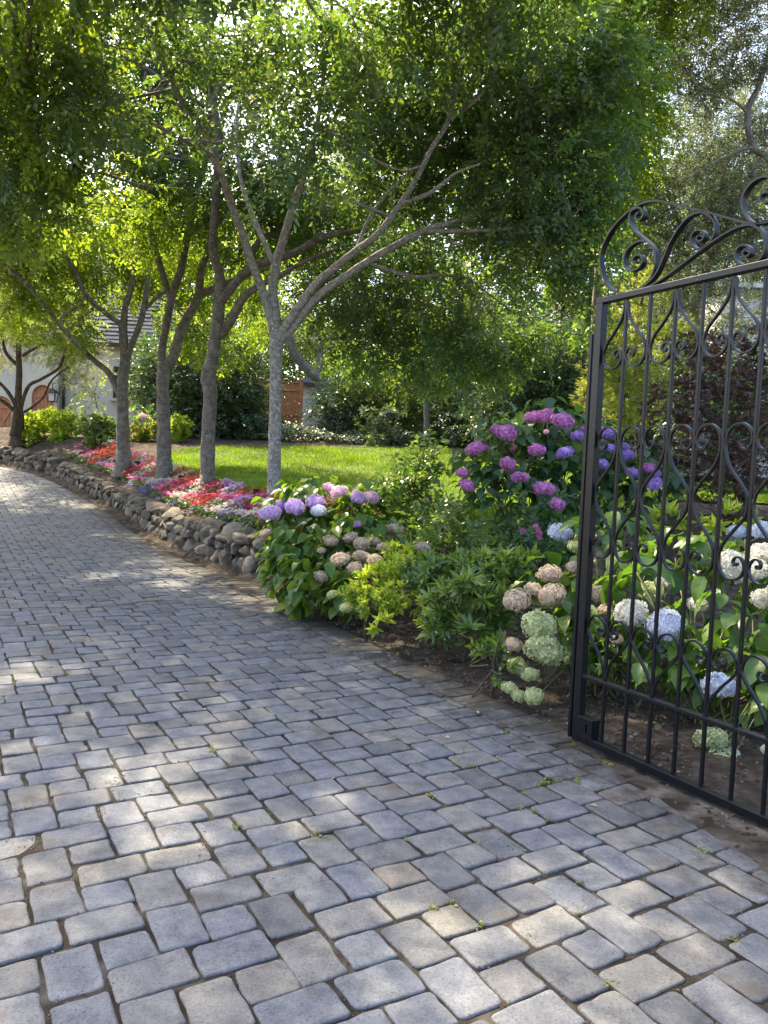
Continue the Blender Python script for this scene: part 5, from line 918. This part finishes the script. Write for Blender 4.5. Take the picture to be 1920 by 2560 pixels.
sh('azalea', 'small green azalea sprawling beside the lowest green hydrangea heads', 1240, 5.1, [(1220, 1640, 5.15, 40, 22), (1270, 1660, 5., 34, 22), (1250, 1690, 4.95, 26, 14)], wh(9, .3, simple_leaf, .5), .065, 300, 'shrub', 407, tw=6)
sh('hellebore', 'clump of bright pale green pointed leaves behind the gate above the white hydrangea', 1680, 6.4, [(1660, 1310, 6.4, 60, 40), (1720, 1330, 6.3, 50, 34), (1810, 1300, 6.4, 50, 40), (1640, 1270, 6.5, 30, 30)], wh(9, .3, simple_leaf, .8), .13, 90, 'lime', 408, droop=.5, tw=5)
# ================================================================ SMALL THINGS ON THE GROUND
rg = np.random.default_rng(88); n = 900; W = np.column_stack([rg.uniform(-3, 2.2, n), 2.+8*rg.random(n)**1.2]); dW, _ = edge_d(W); W = W[(dW < -.05)]
# pull to joints: keep points that are not covered by a stone
from mathutils.bvhtree import BVHTree
bv = BVHTree.FromObject(dw, bpy.context.evaluated_depsgraph_get()); bpy.context.view_layer.update()
def joint(p):
    h = bv.ray_cast(mathutils.Vector((p[0], p[1], 3)), mathutils.Vector((0, 0, -1))); return h[0] is None or h[0].z < zd(p[1])-.004
J = rg.random((60000, 2))*[6.5, 9.]+[-4, 1.9]; dJ, _ = edge_d(J); J = J[(dJ < -.02) & (np.abs(J[:, 0]) < .53*J[:, 1]+.2)]; J = np.array([p for p in J if joint(p)])
pr = np.exp(-((J-np.array([.75, 3.3]))**2/np.array([.5, 1.2])).sum(1))+.06; pk = J[rg.random(len(J)) < pr*.08]
P = []; 
for p in pk:
    k = rg.integers(8, 34); P.append(np.column_stack([p+rg.normal(size=(k, 2))*rg.uniform(.006, .016), np.full(k, float(zd(p[1]))-.004)+rg.random(k)*.012]))
P = np.concatenate(P); k = len(P)
tag(put('joint_weeds', scatter([simple_leaf(.5, .2, .2), simple_leaf(.2, .2, .3)], P, rg.normal(size=(k, 3))*[1, 1, .5]+[0, 0, .5], rg.normal(size=(k, 3))*.3+[0, 0, 1.], rg.uniform(.007, .021, k), rg), leafmat('weed_leaves', [(.10, .16, .03), (.2, .25, .05), (.3, .3, .12)], (1.8, 1.6, .7), .4)), 'tiny yellow-green weeds sprouting in the paver joints', 'weeds', kind='stuff')
pk = J[rg.random(len(J)) < .35]; k = len(pk); k3 = 5; Q = np.repeat(pk, k3, 0)+rg.normal(size=(k*k3, 2))*.009; Pz = np.column_stack([Q, zd(Q[:, 1])-.006+rg.random(len(Q))*.004]); Pv = (ICO[1][0]*[1, 1, .6], ICO[1][1])
tag(put('joint_debris', scatter([Pv], Pz, rg.normal(size=(len(Q), 3)), rg.normal(size=(len(Q), 3)), rg.uniform(.0012, .0035, len(Q)), rg), surf('grit', [(.06, .045, .035), (.13, .11, .09), (.25, .24, .2)], 5, .95, 0, island=True)), 'grit and moss crumbs lying in the joints between pavers', 'grit', kind='stuff')
n = 420; Q = np.column_stack([rg.uniform(-7, 2.5, n), 2+13*rg.random(n)]); Q = Q[np.abs(Q[:, 0]) < .53*Q[:, 1]+.3]; dq, _ = edge_d(Q); Q = Q[rg.random(len(Q)) < np.where(dq > 0, .9, .12+.8*np.exp(dq*1.5))]; Q = Q[edge_d(Q)[0] < 1.2]; zq = np.where(edge_d(Q)[0] < 0, zd(Q[:, 1]), terrain(Q)); k = len(Q)
tag(put('fallen_leaves', scatter([simple_leaf(.5, .3, .1), simple_leaf(.4, -.2, .2), cheap_leaf(.6, .3)], np.column_stack([Q, zq+.008]), rg.normal(size=(k, 3))*[1, 1, .08], rg.normal(size=(k, 3))*.2+[0, 0, 1.], rg.uniform(.018, .045, k), rg), leafmat('dry_leaves', [(.25, .15, .06), (.4, .28, .12), (.5, .42, .22), (.2, .2, .06)], (1.2, 1.1, .8), .25)), 'scattered dry fallen leaves and petals on the pavers and soil', 'fallen leaves', kind='stuff')
n = 16000; Q = np.column_stack([rg.uniform(-2.5, 4.5, n), rg.uniform(2.6, 10, n)]); dq, _ = edge_d(Q); Q = Q[(dq > .03) & (dq < 1.8)]; k = len(Q)
tag(put('soil_crumbs', scatter([Pv], np.column_stack([Q, terrain(Q)+.006]), rg.normal(size=(k, 3)), rg.normal(size=(k, 3)), rg.uniform(.003, .014, k)**1., rg), surf('soil_crumb', [(.05, .035, .025), (.11, .08, .06), (.2, .15, .11)], 5, .95, 0, island=True)), 'crumbs of soil and small bark chips on the bare dirt beside the drive', 'soil crumbs', kind='stuff')
